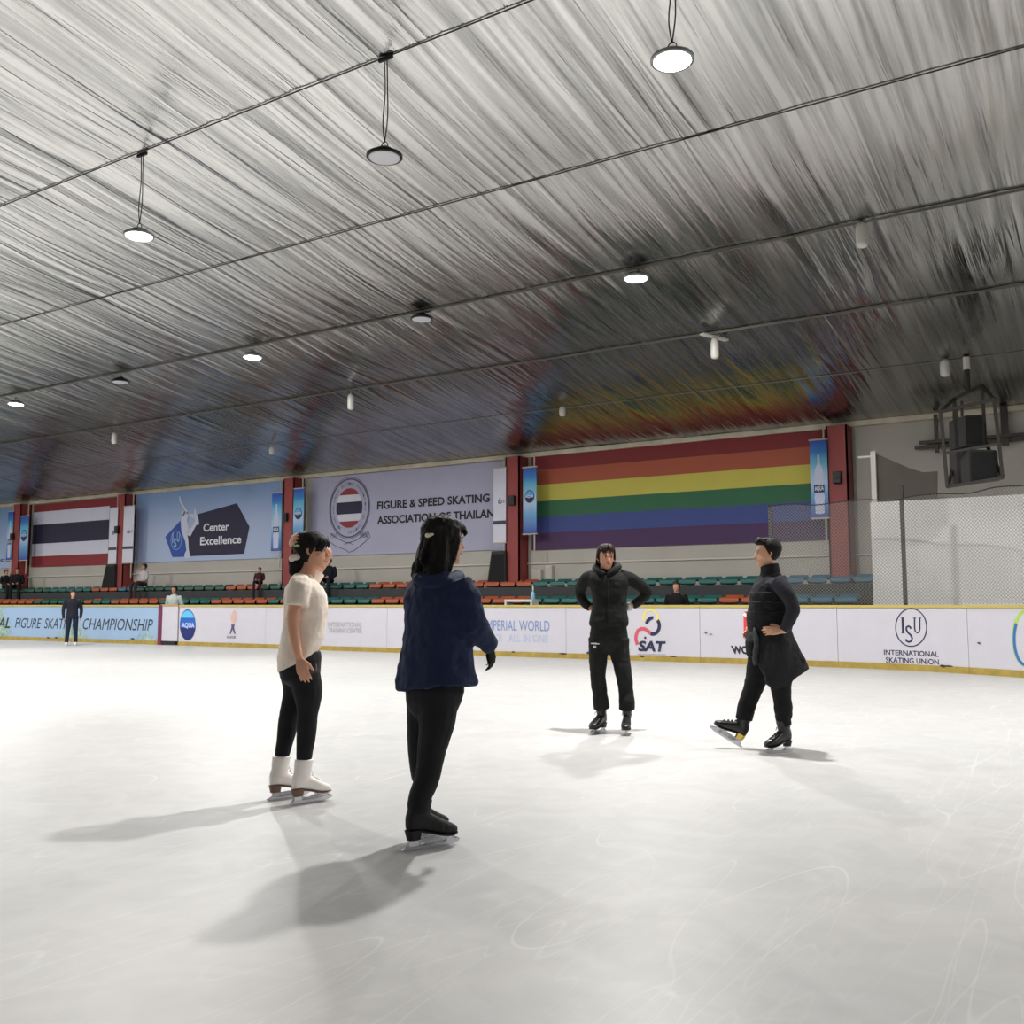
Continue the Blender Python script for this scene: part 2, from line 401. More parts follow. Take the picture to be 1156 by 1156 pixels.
# rainbow
t, u0, u1, z0, z1 = banner_frame('rainbow_banner', 'wide rainbow striped banner filling the bay between the two right pillars', 600, 520, 621, 941, fab('red_cloth', (122, 36, 40)), zt=5.16, zb=2.64)
zz = [1, .852, .69, .517, .352, .18, 0]
zs = [WS.inv(800, y)[1] for y in (539, 555.5)]
for i, c in enumerate([(122, 36, 40), (162, 80, 56), (190, 180, 78), (40, 98, 66), (56, 70, 132), (68, 40, 84)]):
    if i == 0: continue
    decal('stripe', WS, [(u0, z0 + (z1 - z0) * zz[i]), (u1, z0 + (z1 - z0) * zz[i]), (u1, z0 + (z1 - z0) * zz[i + 1]), (u0, z0 + (z1 - z0) * zz[i + 1])], fab('rainbow_%d' % i, c), t, 1, px=False)
# association banner
t, u0, u1, z0, z1 = banner_frame('association_banner', 'pale lilac skating association banner with oval flag emblem and black lettering', 352, 545, 630, 574, fab('lilac_cloth', (168, 168, 192)), zt=5.13, zb=2.68)
M_nv = fab('navy_print', (30, 30, 46)); M_gy = fab('grey_print', (84, 88, 108)); M_blk = fab('black_print', (28, 28, 34))
text('lettering', WS, 'FIGURE & SPEED SKATING', (426, 575.5), (553, 557), M_blk, t, 2, .03)
text('lettering', WS, 'ASSOCIATION OF THAILAND', (426, 592), (567, 574), M_blk, t, 2, .03)
cx, cz_ = 394.3, 573.5
cu, cv = WS.inv(394.5, 573.5); ru = (WS.inv(417, 573)[0] - WS.inv(372.5, 573)[0]) / 2; rv = (WS.inv(395, 539.5)[1] - WS.inv(395, 607)[1]) / 2
E_ = lambda f, n=48, a0=0, a1=2 * math.pi: [(cu + ru * f * math.cos(a0 + (a1 - a0) * i / n), cv + rv * f * math.sin(a0 + (a1 - a0) * i / n)) for i in range(n)]
stroke('emblem_ring', WS, E_(.97), .045, M_gy, t, 2, True, px=False)
stroke('emblem_ring', WS, E_(1.03), .015, M_gy, t, 2, True, px=False)
decal('emblem_disc', WS, E_(.66), fab('white_print', (205, 205, 218)), t, 2, px=False)
def seg(lo, hi, f=.66):
    pts = []
    for i in range(13):
        v = lo + (hi - lo) * i / 12; pts.append((cu + ru * f * math.sqrt(max(0, 1 - (v / f) ** 2)), cv + rv * v))
    return pts + [(2 * cu - p[0], p[1]) for p in reversed(pts)]
decal('emblem_stripe', WS, seg(-.2, .2), fab('flag_navy', (34, 34, 62)), t, 3, px=False)
decal('emblem_stripe', WS, seg(.44, .655), fab('flag_red', (140, 44, 50)), t, 3, px=False)
decal('emblem_stripe', WS, seg(-.655, -.44), fab('flag_red', (140, 44, 50)), t, 3, px=False)
for k, ch in enumerate('FIGURE AND SPEED SKATING ASSOCIATION OF THAILAND'):   # small ring lettering
    if ch == ' ': continue
    a = math.pi * 1.32 - k * (2 * math.pi * .91 / 47); w, h = .05, .085
    p = (cu + ru * .81 * math.cos(a), cv + rv * .81 * math.sin(a))
    text('ring_letter', WS, ch, (p[0] - w / 2, p[1] - h / 2), (p[0] + w / 2, p[1] + h / 2), M_gy, t, 2, px=False)
# ribbon scroll beneath the emblem
for pts in ([(370, 605), (371, 611), (380, 617), (391, 621)], [(373, 602), (381, 608), (391, 612.5), (394, 612.5), (402, 610), (413, 602)],
            [(391, 621), (394, 623.5), (400, 621.5), (412, 612), (418, 606), (416, 600)], [(389, 615), (392, 613), (396, 613), (398, 615)]):
    stroke('emblem_ribbon', WS, pts, .022, M_gy, t, 2)
text('lettering', WS, 'FSAT', (374, 607), (381, 602), M_gy, t, 2); text('lettering', WS, 'THAILAND', (406, 607), (416, 600), M_gy, t, 2)
# excellence banner
t, u0, u1, z0, z1 = banner_frame('excellence_banner', 'blue banner with dark polygon reading Center Excellence beside a white skater figure', 155, 560, 636, 318,
    grad_mat('blue_cloud_cloth', [(0, (170, 186, 216)), (.5, (164, 178, 212)), (1, (120, 152, 196))], 2.6, 5.2), zt=5.16, zb=2.68)
Z = lambda x, y: (180 + x / 10.51, 560 + y / 10.51)
decal('dark_polygon', WS, [Z(*p) for p in ((455, 215), (920, 85), (1070, 365), (1005, 685), (345, 715), (330, 480))], fab('polygon_navy', (38, 34, 62)), t, 1)
decal('blue_polygon', WS, [Z(*p) for p in ((70, 485), (255, 285), (300, 480), (330, 720), (155, 725))], fab('polygon_blue', (44, 80, 160)), t, 1)
text('lettering', WS, 'Center', Z(522, 425), Z(830, 308), fab('white_letters', (225, 225, 235)), t, 2, .02)
text('lettering', WS, 'Excellence', Z(485, 585), Z(975, 460), fab('white_letters', (225, 225, 235)), t, 2, .02)
stroke('union_ring', WS, [Z(*p) for p in ellpts(200, 525, 62, 112, 30)], .02, fab('pale_blue_letters', (150, 180, 220)), t, 2, True)
for ch, a, b in (('I', (152, 560), (168, 435)), ('S', (168, 615), (208, 500)), ('U', (208, 545), (246, 430))):
    text('lettering', WS, ch, Z(*a), Z(*b), fab('pale_blue_letters', (150, 180, 220)), t, 2, .02)
WF = fab('skater_white', (196, 202, 222))
# printed skater silhouette: raised leg, body, arms
for pts in (((300, 175), (350, 205), (330, 290), (360, 400), (330, 430), (345, 520), (352, 640), (375, 735), (300, 735), (300, 690), (325, 640), (310, 540), (265, 420), (255, 300)),
            ((330, 460), (370, 480), (410, 400), (440, 345), (475, 335), (465, 260), (440, 200), (425, 130), (412, 210), (425, 290), (385, 370), (350, 420)),
            ((340, 200), (400, 215), (430, 250), (400, 260), (350, 235)),
            ((232, 0), (250, 5), (262, 60), (310, 140), (350, 205), (330, 210), (290, 150), (245, 70)),
            ((280, 190), (300, 170), (310, 200), (268, 260), (262, 240))):
    decal('printed_skater', WS, [Z(*p) for p in pts], WF, t, 2.5)
# striped flag
t, u0, u1, z0, z1 = banner_frame('flag_banner', 'red white and navy horizontally striped flag banner at far left', 38.5, 570, 642, 131, fab('flag_red_cloth', (132, 40, 46)), zt=5.12, zb=2.66)
H_ = z1 - z0; uf = WS.inv(123, 600)[0]
for nm, a, b, c, uu in (('white_stripe', .17, .88, (205, 205, 222), uf), ('navy_stripe', .37, .675, (36, 36, 62), uf)):
    decal(nm, WS, [(u0, z0 + H_ * a), (uu, z0 + H_ * a), (uu, z0 + H_ * b), (u0, z0 + H_ * b)], fab(nm + '_cloth', c), t, 1 + (nm[0] == 'n'), px=False)
# far-left blue banner
t, u0, u1, z0, z1 = banner_frame('pale_blue_banner', 'pale blue banner cut off by the left picture edge', -90, 580, 645, 14, grad_mat('pale_blue_cloth', [(0, (170, 186, 216)), (1, (120, 152, 196))], 2.6, 5.2), zt=5.1, zb=2.66)
text('lettering', WS, 'Excellence', (-40, 636), (12, 629), fab('navy_letters', (40, 60, 120)), t, 2, .02)

# ---- narrow hanging pennants either side of the pillars
def pennant(pxl, pxr, pyt, pyb, style, label, group, dy=.5):
    S = Wall(YW - dy); ua, za = S.inv(pxl, (pyt + pyb) / 2); ub, _ = S.inv(pxr, (pyt + pyb) / 2); _, zt = S.inv((pxl + pxr) / 2, pyt); _, zb = S.inv((pxl + pxr) / 2, pyb)
    t = thing('hanging_banner', label, 'banner', ((ua + ub) / 2, YW - dy, zb), group=group)
    w = ub - ua; h = zt - zb
    if style == 'w': m = fab('white_pennant', (205, 205, 220))
    else: m = grad_mat('blue_pennant', [(0, (50, 76, 160)), (.3, (110, 160, 205)), (.45, (170, 195, 222)), (.75, (90, 170, 205)), (.85, (50, 120, 190)), (1, (44, 76, 170))], zb, zt)
    bm = B(); box(bm, (ua, YW - dy, zb), (ub, YW - dy + .02, zt)); obj('sheet', bm, m, t)
    bm = B()
    for z in (zt + .02, zb - .02): tube(bm, [(ua - .02, YW - dy + .01, z), (ub + .02, YW - dy + .01, z)], .02, 6)
    xm = ub - w * .2
    tube(bm, [(xm, YW - dy + .04, zb - .55), (xm, YW - dy + .04, ZW - .12)], .02, 6)
    obj('hanging_pole', bm, mat('cream_pole', (190, 180, 160), .5), t)
    mid = (ua + ub) / 2
    if style == 'b':
        v = zb + h * .56; e = [(mid + w * .36 * math.cos(a * math.pi / 12), v + w * .42 * math.sin(a * math.pi / 12)) for a in range(24)]
        decal('round_logo', S, e, fab('logo_navy', (34, 44, 96)), t, 1, px=False)
        e2 = [(mid + w * .32 * math.cos(a * math.pi / 12), v + w * .36 * math.sin(a * math.pi / 12)) for a in range(0, 13)]
        decal('logo_cap', S, e2, fab('logo_sky', (90, 160, 215)), t, 2, px=False)
        text('lettering', S, 'AQUA', (mid - w * .3, v - w * .12), (mid + w * .3, v + w * .1), fab('white_letters', (225, 225, 235)), t, 3, .02, px=False)
    elif style == 'k':   # bottle print
        pr = [(.0, .82), (.06, .8), (.08, .7), (.24, .6), (.26, .3), (.30, .26), (.26, .2), (.26, .05), (0, .04)]
        pts = [(mid + w * a, zb + h * b) for a, b in pr] + [(mid - w * a, zb + h * b) for a, b in reversed(pr)]
        decal('printed_bottle', S, pts, fab('bottle_print', (190, 195, 220)), t, 1, px=False)
        decal('bottle_band', S, [(mid - w * .3, zb + h * .32), (mid + w * .3, zb + h * .32), (mid + w * .3, zb + h * .42), (mid - w * .3, zb + h * .42)], fab('logo_navy', (34, 44, 96)), t, 2, px=False)
        text('lettering', S, 'AQUA', (mid - w * .26, zb + h * .335), (mid + w * .26, zb + h * .405), fab('white_letters', (225, 225, 235)), t, 3, .02, px=False)
    else:
        decal('black_band', S, [(ua, zb + h * .24), (ub, zb + h * .24), (ub, zb + h * .29), (ua, zb + h * .29)], fab('band_print', (60, 60, 72)), t, 1, px=False)
        text('lettering', S, 'do', (mid - w * .12, zb + h * .52), (mid + w * .2, zb + h * .60), M_blk, t, 1, .02, px=False)
        text('lettering', S, '&', (mid + w * .26, zb + h * .53), (mid + w * .42, zb + h * .57), M_gy, t, 1, .0, px=False)
g = 'narrow banners hung beside the pillars'
pennant(590.5, 605.5, 528, 602, 'b', 'narrow blue hanging banner with round logo at left end of the rainbow banner', g)
pennant(915, 934.5, 497, 584, 'k', 'narrow blue hanging banner with printed bottle at right end of the rainbow banner', g)
pennant(557, 571, 529, 612, 'w', 'narrow white hanging banner covering the last letter of the association banner', g)
pennant(306.5, 317.5, 557, 622, 'k', 'narrow blue hanging banner with bottle print at right edge of the excellence banner', g)
pennant(331, 342.5, 552, 615, 'b', 'narrow blue hanging banner right of the pillar above the white shirted skater', g)
pennant(123, 132, 574, 636, 'w', 'narrow white hanging banner at the right end of the striped flag', g)
pennant(139, 150.5, 572, 635, 'w', 'narrow white hanging banner at the left end of the excellence banner', g)
pennant(22.5, 31.5, 583, 632, 'b', 'narrow blue hanging banner with round logo at the left end of the striped flag', g)
pennant(8, 14, 578, 632, 'k', 'narrow blue hanging banner nearest the left picture edge', g)

# ================================================================ BLEACHERS
M_step = mat('dark_grey_bleacher', (52, 53, 55), .7, var=.08, vs=2)
M_brn = mat('dark_brown_bleacher', (50, 40, 36), .7)
bm = B(); box(bm, (XL + .02, 20.55, 0), (-4.45, 21.4, 1.20)); obj('lower_bleacher_step', bm, M_brn, label='dark brown lower bleacher step behind the white rink boards', cat='bleacher')
bm = B(); box(bm, (XL + .02, 21.4, 0), (-4.45, YW - .01, 1.64)); obj('upper_bleacher_step', bm, M_step, label='dark grey upper bleacher step along the banner wall', cat='bleacher')
M_or = mat('orange_seat_plastic', (160, 78, 46), .45); M_te = mat('teal_seat_plastic', (32, 92, 88), .45); M_bl = mat('blue_seat_plastic', (42, 98, 122), .45)
M_gn = mat('green_seat_plastic', (34, 80, 64), .45)
def seat_proto(m, nm):
    bm = B(); rs = []
    for y, z, w, th in ((-.19, .0, .2, .05), (-.2, .05, .225, .05), (-.17, .10, .225, .04), (.02, .075, .215, .035), (.14, .09, .215, .035), (.2, .15, .21, .03), (.21, .17, .2, .012)):
        rs.append(ring(bm, (0, y, z), (w, 0, 0), (0, 0, th / 2), 12, 3))
    loft(bm, rs); box(bm, (-.05, -.1, -.03), (.05, .1, .06))
    o = obj('bleacher_seat', bm, m, smooth=True, local=True, origin=Vector((0, 0, 0)))
    return o
PR = {}
def seats(row, runs):
    Y, z = (20.85, 1.23) if row == 'lower' else (21.68, 1.67)
    x = -5.0 if row == 'lower' else -4.8
    done = []
    while x > -41:
        col = None
        for a, b, c in runs:
            xa = ony(a, 660, Y - .2).x; xb = ony(b, 660, Y - .2).x
            if xa <= x <= xb: col = c
        if col:
            cn = {'o': 'orange', 't': 'teal', 'b': 'blue', 'g': 'green'}[col]
            if col not in PR: PR[col] = seat_proto({'o': M_or, 't': M_te, 'b': M_bl, 'g': M_gn}[col], cn); o = PR[col]
            else: o = PR[col].copy(); C.objects.link(o)
            o.location = (x, Y, z)
            o['label'] = '%s plastic seat in the %s bleacher row' % (cn, row); o['category'] = 'seat'; o['group'] = '%s seats of the %s row' % (cn, row)
        x -= .5
seats('upper', [(-20, 60, 'g'), (60, 101, 't'), (101, 128, 'o'), (128, 156, 'b'), (156, 249, 'g'), (249, 285, 'o'), (285, 376, 'g'), (376, 420, 't'), (420, 470, 'o'), (470, 536, 't'), (536, 603, 'o'), (603, 860, 't'), (860, 990, 'b')])
seats('lower', [(-20, 38, 'o'), (38, 90, 'g'), (90, 108, 'o'), (108, 126, 't'), (126, 180, 'o'), (180, 242, 't'), (242, 300, 'o'), (300, 322, 't'), (322, 360, 'o'), (360, 415, 't'), (415, 470, 'o'), (470, 500, 't'), (500, 600, 'o'), (600, 812, 't'), (812, 856, 'o'), (856, 990, 'b')])

# white block at the right with its parapet
M_blk_w = mat('white_block_wall', (226, 224, 222), .7, var=.05, vs=1.2)
bm = B(); box(bm, (-4.42, 20.5, 0), (XR, YW, 3.25)); obj('wall_block', bm, M_blk_w, label='white block wall behind the safety net at right', cat='wall', kind='structure')
S = Wall(20.62); bm = B()
pts = [S.inv(*p) for p in ((989, 512), (1028, 529), (1042, 533), (1058, 532), (1058, 567), (989, 570))]
pts[-1] = (pts[-1][0], 3.25); pts[-2] = (pts[-2][0], 3.25)
poly(bm, [S.pos(u, v) for u, v in pts], (0, .06, 0)); obj('stair_parapet', bm, mat('grey_parapet_board', (92, 87, 80), .8, var=.1, vs=2), label='grey sloping stair parapet panel standing on the white block wall', cat='parapet')
a = S.inv(983, 510); b_ = S.inv(989, 510); bm = B(); box(bm, (a[0], 20.55, 3.25), (b_[0], 20.65, a[1]), .008); box(bm, (a[0] - .25, 20.58, a[1] - .12), (a[0], 20.62, a[1] - .08))
obj('parapet_post', bm, mat('white_post', (205, 202, 196), .5), label='white post at the left end of the grey stair parapet', cat='post')
# ================================================================ RINK BOARDS
M_brd = mat('white_rink_board', (196, 194, 203), .35, var=.02, vs=3)
M_cap = mat('yellow_cap_rail', (186, 168, 90), .4); M_kick = mat('yellow_kick_plate', (160, 138, 64), .5, var=.18, vs=6)
def champ_mat():
    m = bpy.data.materials.new('printed_blue_green'); m.use_nodes = True; N = m.node_tree.nodes; L = m.node_tree.links; b = N['Principled BSDF']
    tc = N.new('ShaderNodeTexCoord'); n = N.new('ShaderNodeTexNoise'); n.inputs['Scale'].default_value = .45; n.inputs['Detail'].default_value = 0
    L.new(tc.outputs['Object'], n.inputs[0]); n2 = N.new('ShaderNodeTexNoise'); n2.inputs['Scale'].default_value = 9; n2.inputs['Detail'].default_value = 4; L.new(tc.outputs['Object'], n2.inputs[0])
    r2 = N.new('ShaderNodeValToRGB'); r2.color_ramp.elements[0].position = .4; r2.color_ramp.elements[1].position = .6
    r2.color_ramp.elements[0].color = lin((110, 150, 145)) + [1]; r2.color_ramp.elements[1].color = lin((170, 186, 172)) + [1]; L.new(n2.outputs['Fac'], r2.inputs[0])
    r = N.new('ShaderNodeMapRange'); r.inputs[1].default_value = .45; r.inputs[2].default_value = .56; L.new(n.outputs['Fac'], r.inputs[0])
    mx = N.new('ShaderNodeMix'); mx.data_type = 'RGBA'; L.new(r.outputs[0], mx.inputs[0]); mx.inputs[6].default_value = lin((150, 176, 206)) + [1]; L.new(r2.outputs[0], mx.inputs[7])
    L.new(mx.outputs[2], b.inputs['Base Color']); b.inputs['Roughness'].default_value = .4; return m
M_ch = champ_mat()
def strip(bm, u0, u1, v0, v1, off0, off1):
    n = max(1, int(abs(u1 - u0) / .4)); rs = []
    for i in range(n + 1):
        u = u0 + (u1 - u0) * i / n
        rs.append([bm.verts.new(BD.pos(u, v, o)) for v, o in ((v0, off0), (v1, off0), (v1, off1), (v0, off1))])
    loft(bm, rs)
def board(u0, u1, label, m=None, name='rink_board'):
    mid = BD.pos((u0 + u1) / 2, 0)
    t = thing(name, label, 'rink board', mid)
    bm = B(); strip(bm, u0 + .004, u1 - .004, .115, BH - .05, 0, -.08); obj('panel', bm, m or M_brd, t)
    bm = B(); strip(bm, u0 + .002, u1 - .002, BH - .05, BH, .02, -.12); obj('cap_rail', bm, M_cap, t)
    bm = B(); strip(bm, u0 + .002, u1 - .002, 0, .115, .02, -.09); obj('kick_plate', bm, M_kick, t)
    return t
pu = lambda px, py=705: BD.inv(px, py)[0]
edges = [pu(202), pu(300), pu(437), pu(525), pu(639), pu(790), pu(945), pu(1092), 3.0]
b0 = board(-58, pu(179), 'pale blue championship rink board with green brush patches and dark slanted lettering', M_ch, 'championship_board')
BT = ['white rink board with blue oval logo next to the white gate', 'white rink board with small grey training lettering beside the white shirted skater',
      'white rink board directly behind the navy jacket of the woman', 'white rink board with thin blue lettering left of the standing man',
      'white rink board with looping red, yellow and navy logo', 'white rink board with red square logo behind the man in the dark vest',
      'white rink board with the round union emblem and two lines of lettering', 'curved white rink board with green and blue ring logo at right picture edge']
BB = [board(a, b, BT[i]) for i, (a, b) in enumerate(zip(edges, edges[1:]))]
board(3.0, 7.5, 'curved white rink board beyond the right picture edge'); board(7.5, 32, 'straight white end board to the right of the camera')
# gate
ug0, ug1 = pu(179.2), pu(201.5)
t = thing('rink_gate', 'white rink gate with purple red left edge between blue and white boards', 'gate', BD.pos((ug0 + ug1) / 2, 0))
w_ = ug1 - ug0
bm = B(); strip(bm, ug0, ug0 + w_ * .18, .0, BH + .0, .03, -.1); obj('gate_post', bm, mat('purple_red_paint', (110, 34, 66), .5), t)
bm = B(); strip(bm, ug0 + w_ * .18, ug1 - .03, .12, BH - .04, .01, -.06); obj('gate_panel', bm, M_brd, t)
bm = B(); strip(bm, ug0 + w_ * .18, ug1 - .1, .02, .12, .012, -.06); obj('gate_threshold', bm, mat('black_rubber', (24, 24, 24), .7), t)
bm = B(); strip(bm, ug0 + w_ * .1, ug1 - .03, BH - .04, BH + .02, .02, -.1); obj('gate_cap', bm, mat('tan_wood_cap', (176, 140, 90), .5), t)
# championship lettering
M_let = mat('dark_letter_vinyl', (50, 56, 62), .5)
text('lettering', BD, 'CHAMPIONSHIP', (93.5, 710.5), (173, 699), M_let, b0, 1, 0, shear=.25)
text('lettering', BD, 'SKATING', (50, 709.5), (88.5, 698.5), M_let, b0, 1, 0, shear=.25)
text('lettering', BD, 'FIGURE', (17, 708.8), (47, 698), M_let, b0, 1, 0, shear=.25)
text('lettering', BD, 'INTERNATIONAL', (-72, 707.5), (12, 697.3), M_let, b0, 1, .02, shear=.25)
# oval logo
def P1(x, y): return (190 + x / 11.56, 675 + y / 11.56)
el = lambda f=1, n=40: [P1(255 + 103 * f * math.cos(2 * math.pi * i / n), 352 - 203 * f * math.sin(2 * math.pi * i / n)) for i in range(n)]
decal('oval_logo', BD, el(), mat('oval_blue', (36, 96, 180), .4), BB[0], 1)
decal('oval_shade', BD, [P1(152, 385)] + [P1(255 + 103 * math.cos(a), 352 + 203 * math.sin(a)) for a in [math.pi - .15 - (math.pi - .3) * i / 20 for i in range(21)]], mat('oval_navy', (30, 42, 104), .4), BB[0], 1.5)
decal('oval_cap', BD, [P1(255 + 92 * math.cos(a), 330 - 165 * math.sin(a)) for a in [.45 + (math.pi - .9) * i / 20 for i in range(21)]], mat('oval_sky', (96, 186, 226), .4), BB[0], 1.5)
text('lettering', BD, 'AQUA', P1(178, 400), P1(345, 325), mat('vinyl_pale', (190, 205, 240), .4), BB[0], 2, .03)
# flame figure emblem
tan = mat('vinyl_tan', (206, 170, 160), .4); pur = mat('vinyl_purple', (84, 70, 104), .4)
decal('flame_emblem', BD, [P1(*p) for p in ((860, 150), (885, 190), (880, 250), (905, 200), (895, 290), (870, 330), (835, 330), (815, 270), (820, 200), (840, 250), (835, 190))], tan, BB[0], 1)
decal('flame_figure', BD, [P1(*p) for p in ((825, 335), (845, 350), (870, 335), (860, 390), (880, 470), (862, 470), (840, 410), (818, 470), (800, 470), (825, 385))], pur, BB[0], 1)
text('lettering', BD, 'FAVOR', P1(765, 528), P1(885, 498), mat('vinyl_grey', (96, 92, 110), .4), BB[0], 1, .03)
stroke('emblem_underline', BD, [P1(725, 572), P1(930, 572)], .05, mat('vinyl_pale_grey', (196, 194, 210), .4), BB[0], 1)
g1 = mat('vinyl_soft_grey', (170, 166, 174), .4)
text('lettering', BD, 'INTERNATIONAL', (370.5, 707.8), (409, 702.6), g1, BB[1], 1, .02); text('lettering', BD, 'TRAINING CENTER', (370.5, 714.2), (409, 709.4), g1, BB[1], 1, .03)
bl = mat('vinyl_slate_blue', (118, 138, 190), .4); bl2 = mat('vinyl_pale_blue', (170, 184, 216), .4)
text('lettering', BD, 'THE IMPERIAL WORLD', (529, 711.2), (620.5, 700.8), bl, BB[3], 1, 0); text('lettering', BD, 'ICE   ALL IN ONE', (556, 724), (619, 716.8), bl2, BB[3], 1, 0)
# SAT logo
def P2(x, y): return (700 + x / 6.8, 675 + y / 6.8)
nv = mat('vinyl_navy', (42, 42, 74), .4)
def arcp(cx, cy, rx, ry, a0, a1, n=24): return [P2(cx + rx * math.cos(math.radians(a0 + (a1 - a0) * i / n)), cy - ry * math.sin(math.radians(a0 + (a1 - a0) * i / n))) for i in range(n + 1)]
stroke('logo_yellow_loop', BD, arcp(235, 155, 55, 65, 200, -30), .05, mat('vinyl_yellow', (226, 212, 110), .4), BB[4], 1)
stroke('logo_navy_loop', BD, arcp(252, 215, 50, 62, 165, 85), .075, nv, BB[4], 1.3)
stroke('logo_navy_loop', BD, arcp(252, 215, 50, 62, 45, -110), .075, nv, BB[4], 1.3)
stroke('logo_red_loop', BD, [P2(*p) for p in ((235, 272), (215, 255), (195, 240), (165, 236), (138, 250), (124, 285), (122, 320), (134, 358))], .075, mat('vinyl_red', (206, 84, 96), .4), BB[4], 1.6)
text('lettering', BD, 'SAT', P2(140, 408), P2(352, 332), nv, BB[4], 2, .045, shear=.15)
decal('logo_dot', BD, [P2(194 + 9 * math.cos(i * .6), 305 + 9 * math.sin(i * .6)) for i in range(10)], nv, BB[4], 2)
stroke('logo_underline', BD, [P2(135, 434), P2(352, 434)], .03, mat('vinyl_soft_grey', (170, 166, 174), .4), BB[4], 1)
# red square logo
rd = mat('vinyl_bright_red', (214, 62, 66), .4)
decal('red_logo', BD, [P2(*p) for p in ((955, 105), (1060, 105), (1060, 300), (950, 300), (948, 120))], rd, BB[5], 1)
wv = mat('vinyl_white', (240, 236, 240), .4)
stroke('logo_white_line', BD, [P2(950, 120), P2(1000, 165), P2(1000, 250), P2(955, 305)], .06, wv, BB[5], 1.6)
stroke('logo_white_line', BD, [P2(1000, 165), P2(1060, 120)], .05, wv, BB[5], 1.6)
text('lettering', BD, 'WORLD', P2(850, 430), P2(1115, 372), mat('vinyl_black', (40, 38, 46), .4), BB[5], 1, .05, shear=-.2)
# ISU emblem
def P3(x, y): return (980 + x / 6.568, 670 + y / 6.568)
stroke('union_ring', BD, [P3(320 + 115 * math.cos(a * math.pi / 30), 252 + 140 * math.sin(a * math.pi / 30)) for a in range(60)], .022, nv, BB[6], 1, True)
def serif(pts, w=.03): stroke('serif_letter', BD, [P3(*p) for p in pts], w, nv, BB[6], 1)
serif([(256, 180), (260, 293)], .042); serif([(244, 180), (268, 180)], .014); serif([(247, 293), (272, 294)], .014)
serif([(345, 182), (346, 262), (352, 284), (366, 292), (380, 284), (384, 262), (384, 182)], .028); serif([(333, 182), (358, 182)], .014); serif([(374, 182), (396, 182)], .014)
serif([(318, 262), (312, 248), (300, 242), (286, 250), (284, 268), (296, 290), (318, 310), (328, 332), (322, 352), (304, 360), (286, 352), (280, 338)], .036)
text('lettering', BD, 'INTERNATIONAL', P3(118, 448), P3(522, 428), nv, BB[6], 1, .02) if 0 else None
uL, vL = BD.inv(*P3(118, 450)); uR, vR = BD.inv(*P3(522, 430))
text('lettering', BD, 'INTERNATIONAL', (uL, vR - .095), (uR, vR), nv, BB[6], 1, .02, px=False)
text('lettering', BD, 'SKATING UNION', (uL + .03, vR - .235), (uR, vR - .135), nv, BB[6], 1, .02, px=False)
# ring logo at the right edge
S3 = [P3(1170 + 90 * math.cos(a), 330 + 200 * math.sin(a)) for a in [math.radians(90 + 180 * i / 30) for i in range(31)]]
stroke('ring_logo', BD, S3, .06, mat('vinyl_lime', (170, 200, 90), .4), BB[7], 1)
S3 = [P3(1175 + 90 * math.cos(a), 335 + 195 * math.sin(a)) for a in [math.radians(100 + 115 * i / 30) for i in range(31)]]
stroke('ring_logo', BD, S3, .05, mat('vinyl_ring_blue', (50, 110, 170), .4), BB[7], 1.6)
# scuffs along the foot of the boards
sc_m = mat('black_scuff', (60, 50, 40), .8)
random.seed(3)
for px, py in ((707, 740), (725, 741), (760, 741), (664, 737), (580, 736), (636, 738), (797, 714), (803, 716), (868, 744), (1065, 752), (1072, 752), (1106, 726), (262, 727), (150, 721), (55, 720), (64, 720)):
    u, v = BD.inv(px, py); par = b0 if px < 179 else BB[max(i for i in range(8) if edges[i] <= u)]
    w = random.uniform(.04, .12); h = random.uniform(.015, .03)
    if py in (714, 716, 726, 727): w *= .4; h *= .7
    decal('scuff_mark', BD, [(u - w, v), (u - w * .3, v + h), (u + w * .6, v + h * .7), (u + w, v - h * .2), (u + w * .1, v - h)], sc_m, par, 4.5, px=False)

# ================================================================ SAFETY NET
class Net(Board): pass
M_net = mat('grey_net_cord', (120, 120, 116), .8); M_post = mat('dark_steel_post', (58, 54, 52), .5, .4)
un0 = -6.16; un1 = 5.2; zn0, zn1 = 1.2, 3.17
t = thing('safety_net', 'fine grey diamond mesh safety net hung above the boards at right', 'net', BD.pos(-1, 1.2, -.25))
bm = B(); ce = .065; W_ = un1 - un0; H = zn1 - zn0
def thin(bm, a, b, w):
    n = max(1, int((Vector(b) - Vector(a)).length / .7)); L_ = []
    A, Bv = Vector(a), Vector(b); d = (Bv - A).normalized(); q = Vector((-d.y, d.x)) * w / 2
    for i in range(n + 1):
        p = A + (Bv - A) * i / n; L_.append((bm.verts.new(BD.pos(*(p + q), -.25)), bm.verts.new(BD.pos(*(p - q), -.25))))
    for (a1, b1), (a2, b2) in zip(L_, L_[1:]): bm.faces.new((a1, b1, b2, a2))
k = -H
while k < W_:
    for sgn in (1, -1):
        # line u = k + s*(v)
        if sgn == 1: a = (max(k, 0), max(0, -k)); e = min(H, W_ - k); b = (k + e, e)
        else: a = (max(k, 0), H - max(0, -k)); e = min(H, W_ - k); b = (k + e, H - e)
        if b[0] > a[0] + .01: thin(bm, (un0 + a[0], zn0 + a[1]), (un0 + b[0], zn0 + b[1]), .0065)
    k += ce
obj('mesh', bm, M_net, t)
bm = B(); tube(bm, [BD.pos(un0 + W_ * i / 24, zn1 + (.03 * math.sin(i * 2.2)), -.25) for i in range(25)], .012, 6); obj('top_cable', bm, M_post, t)
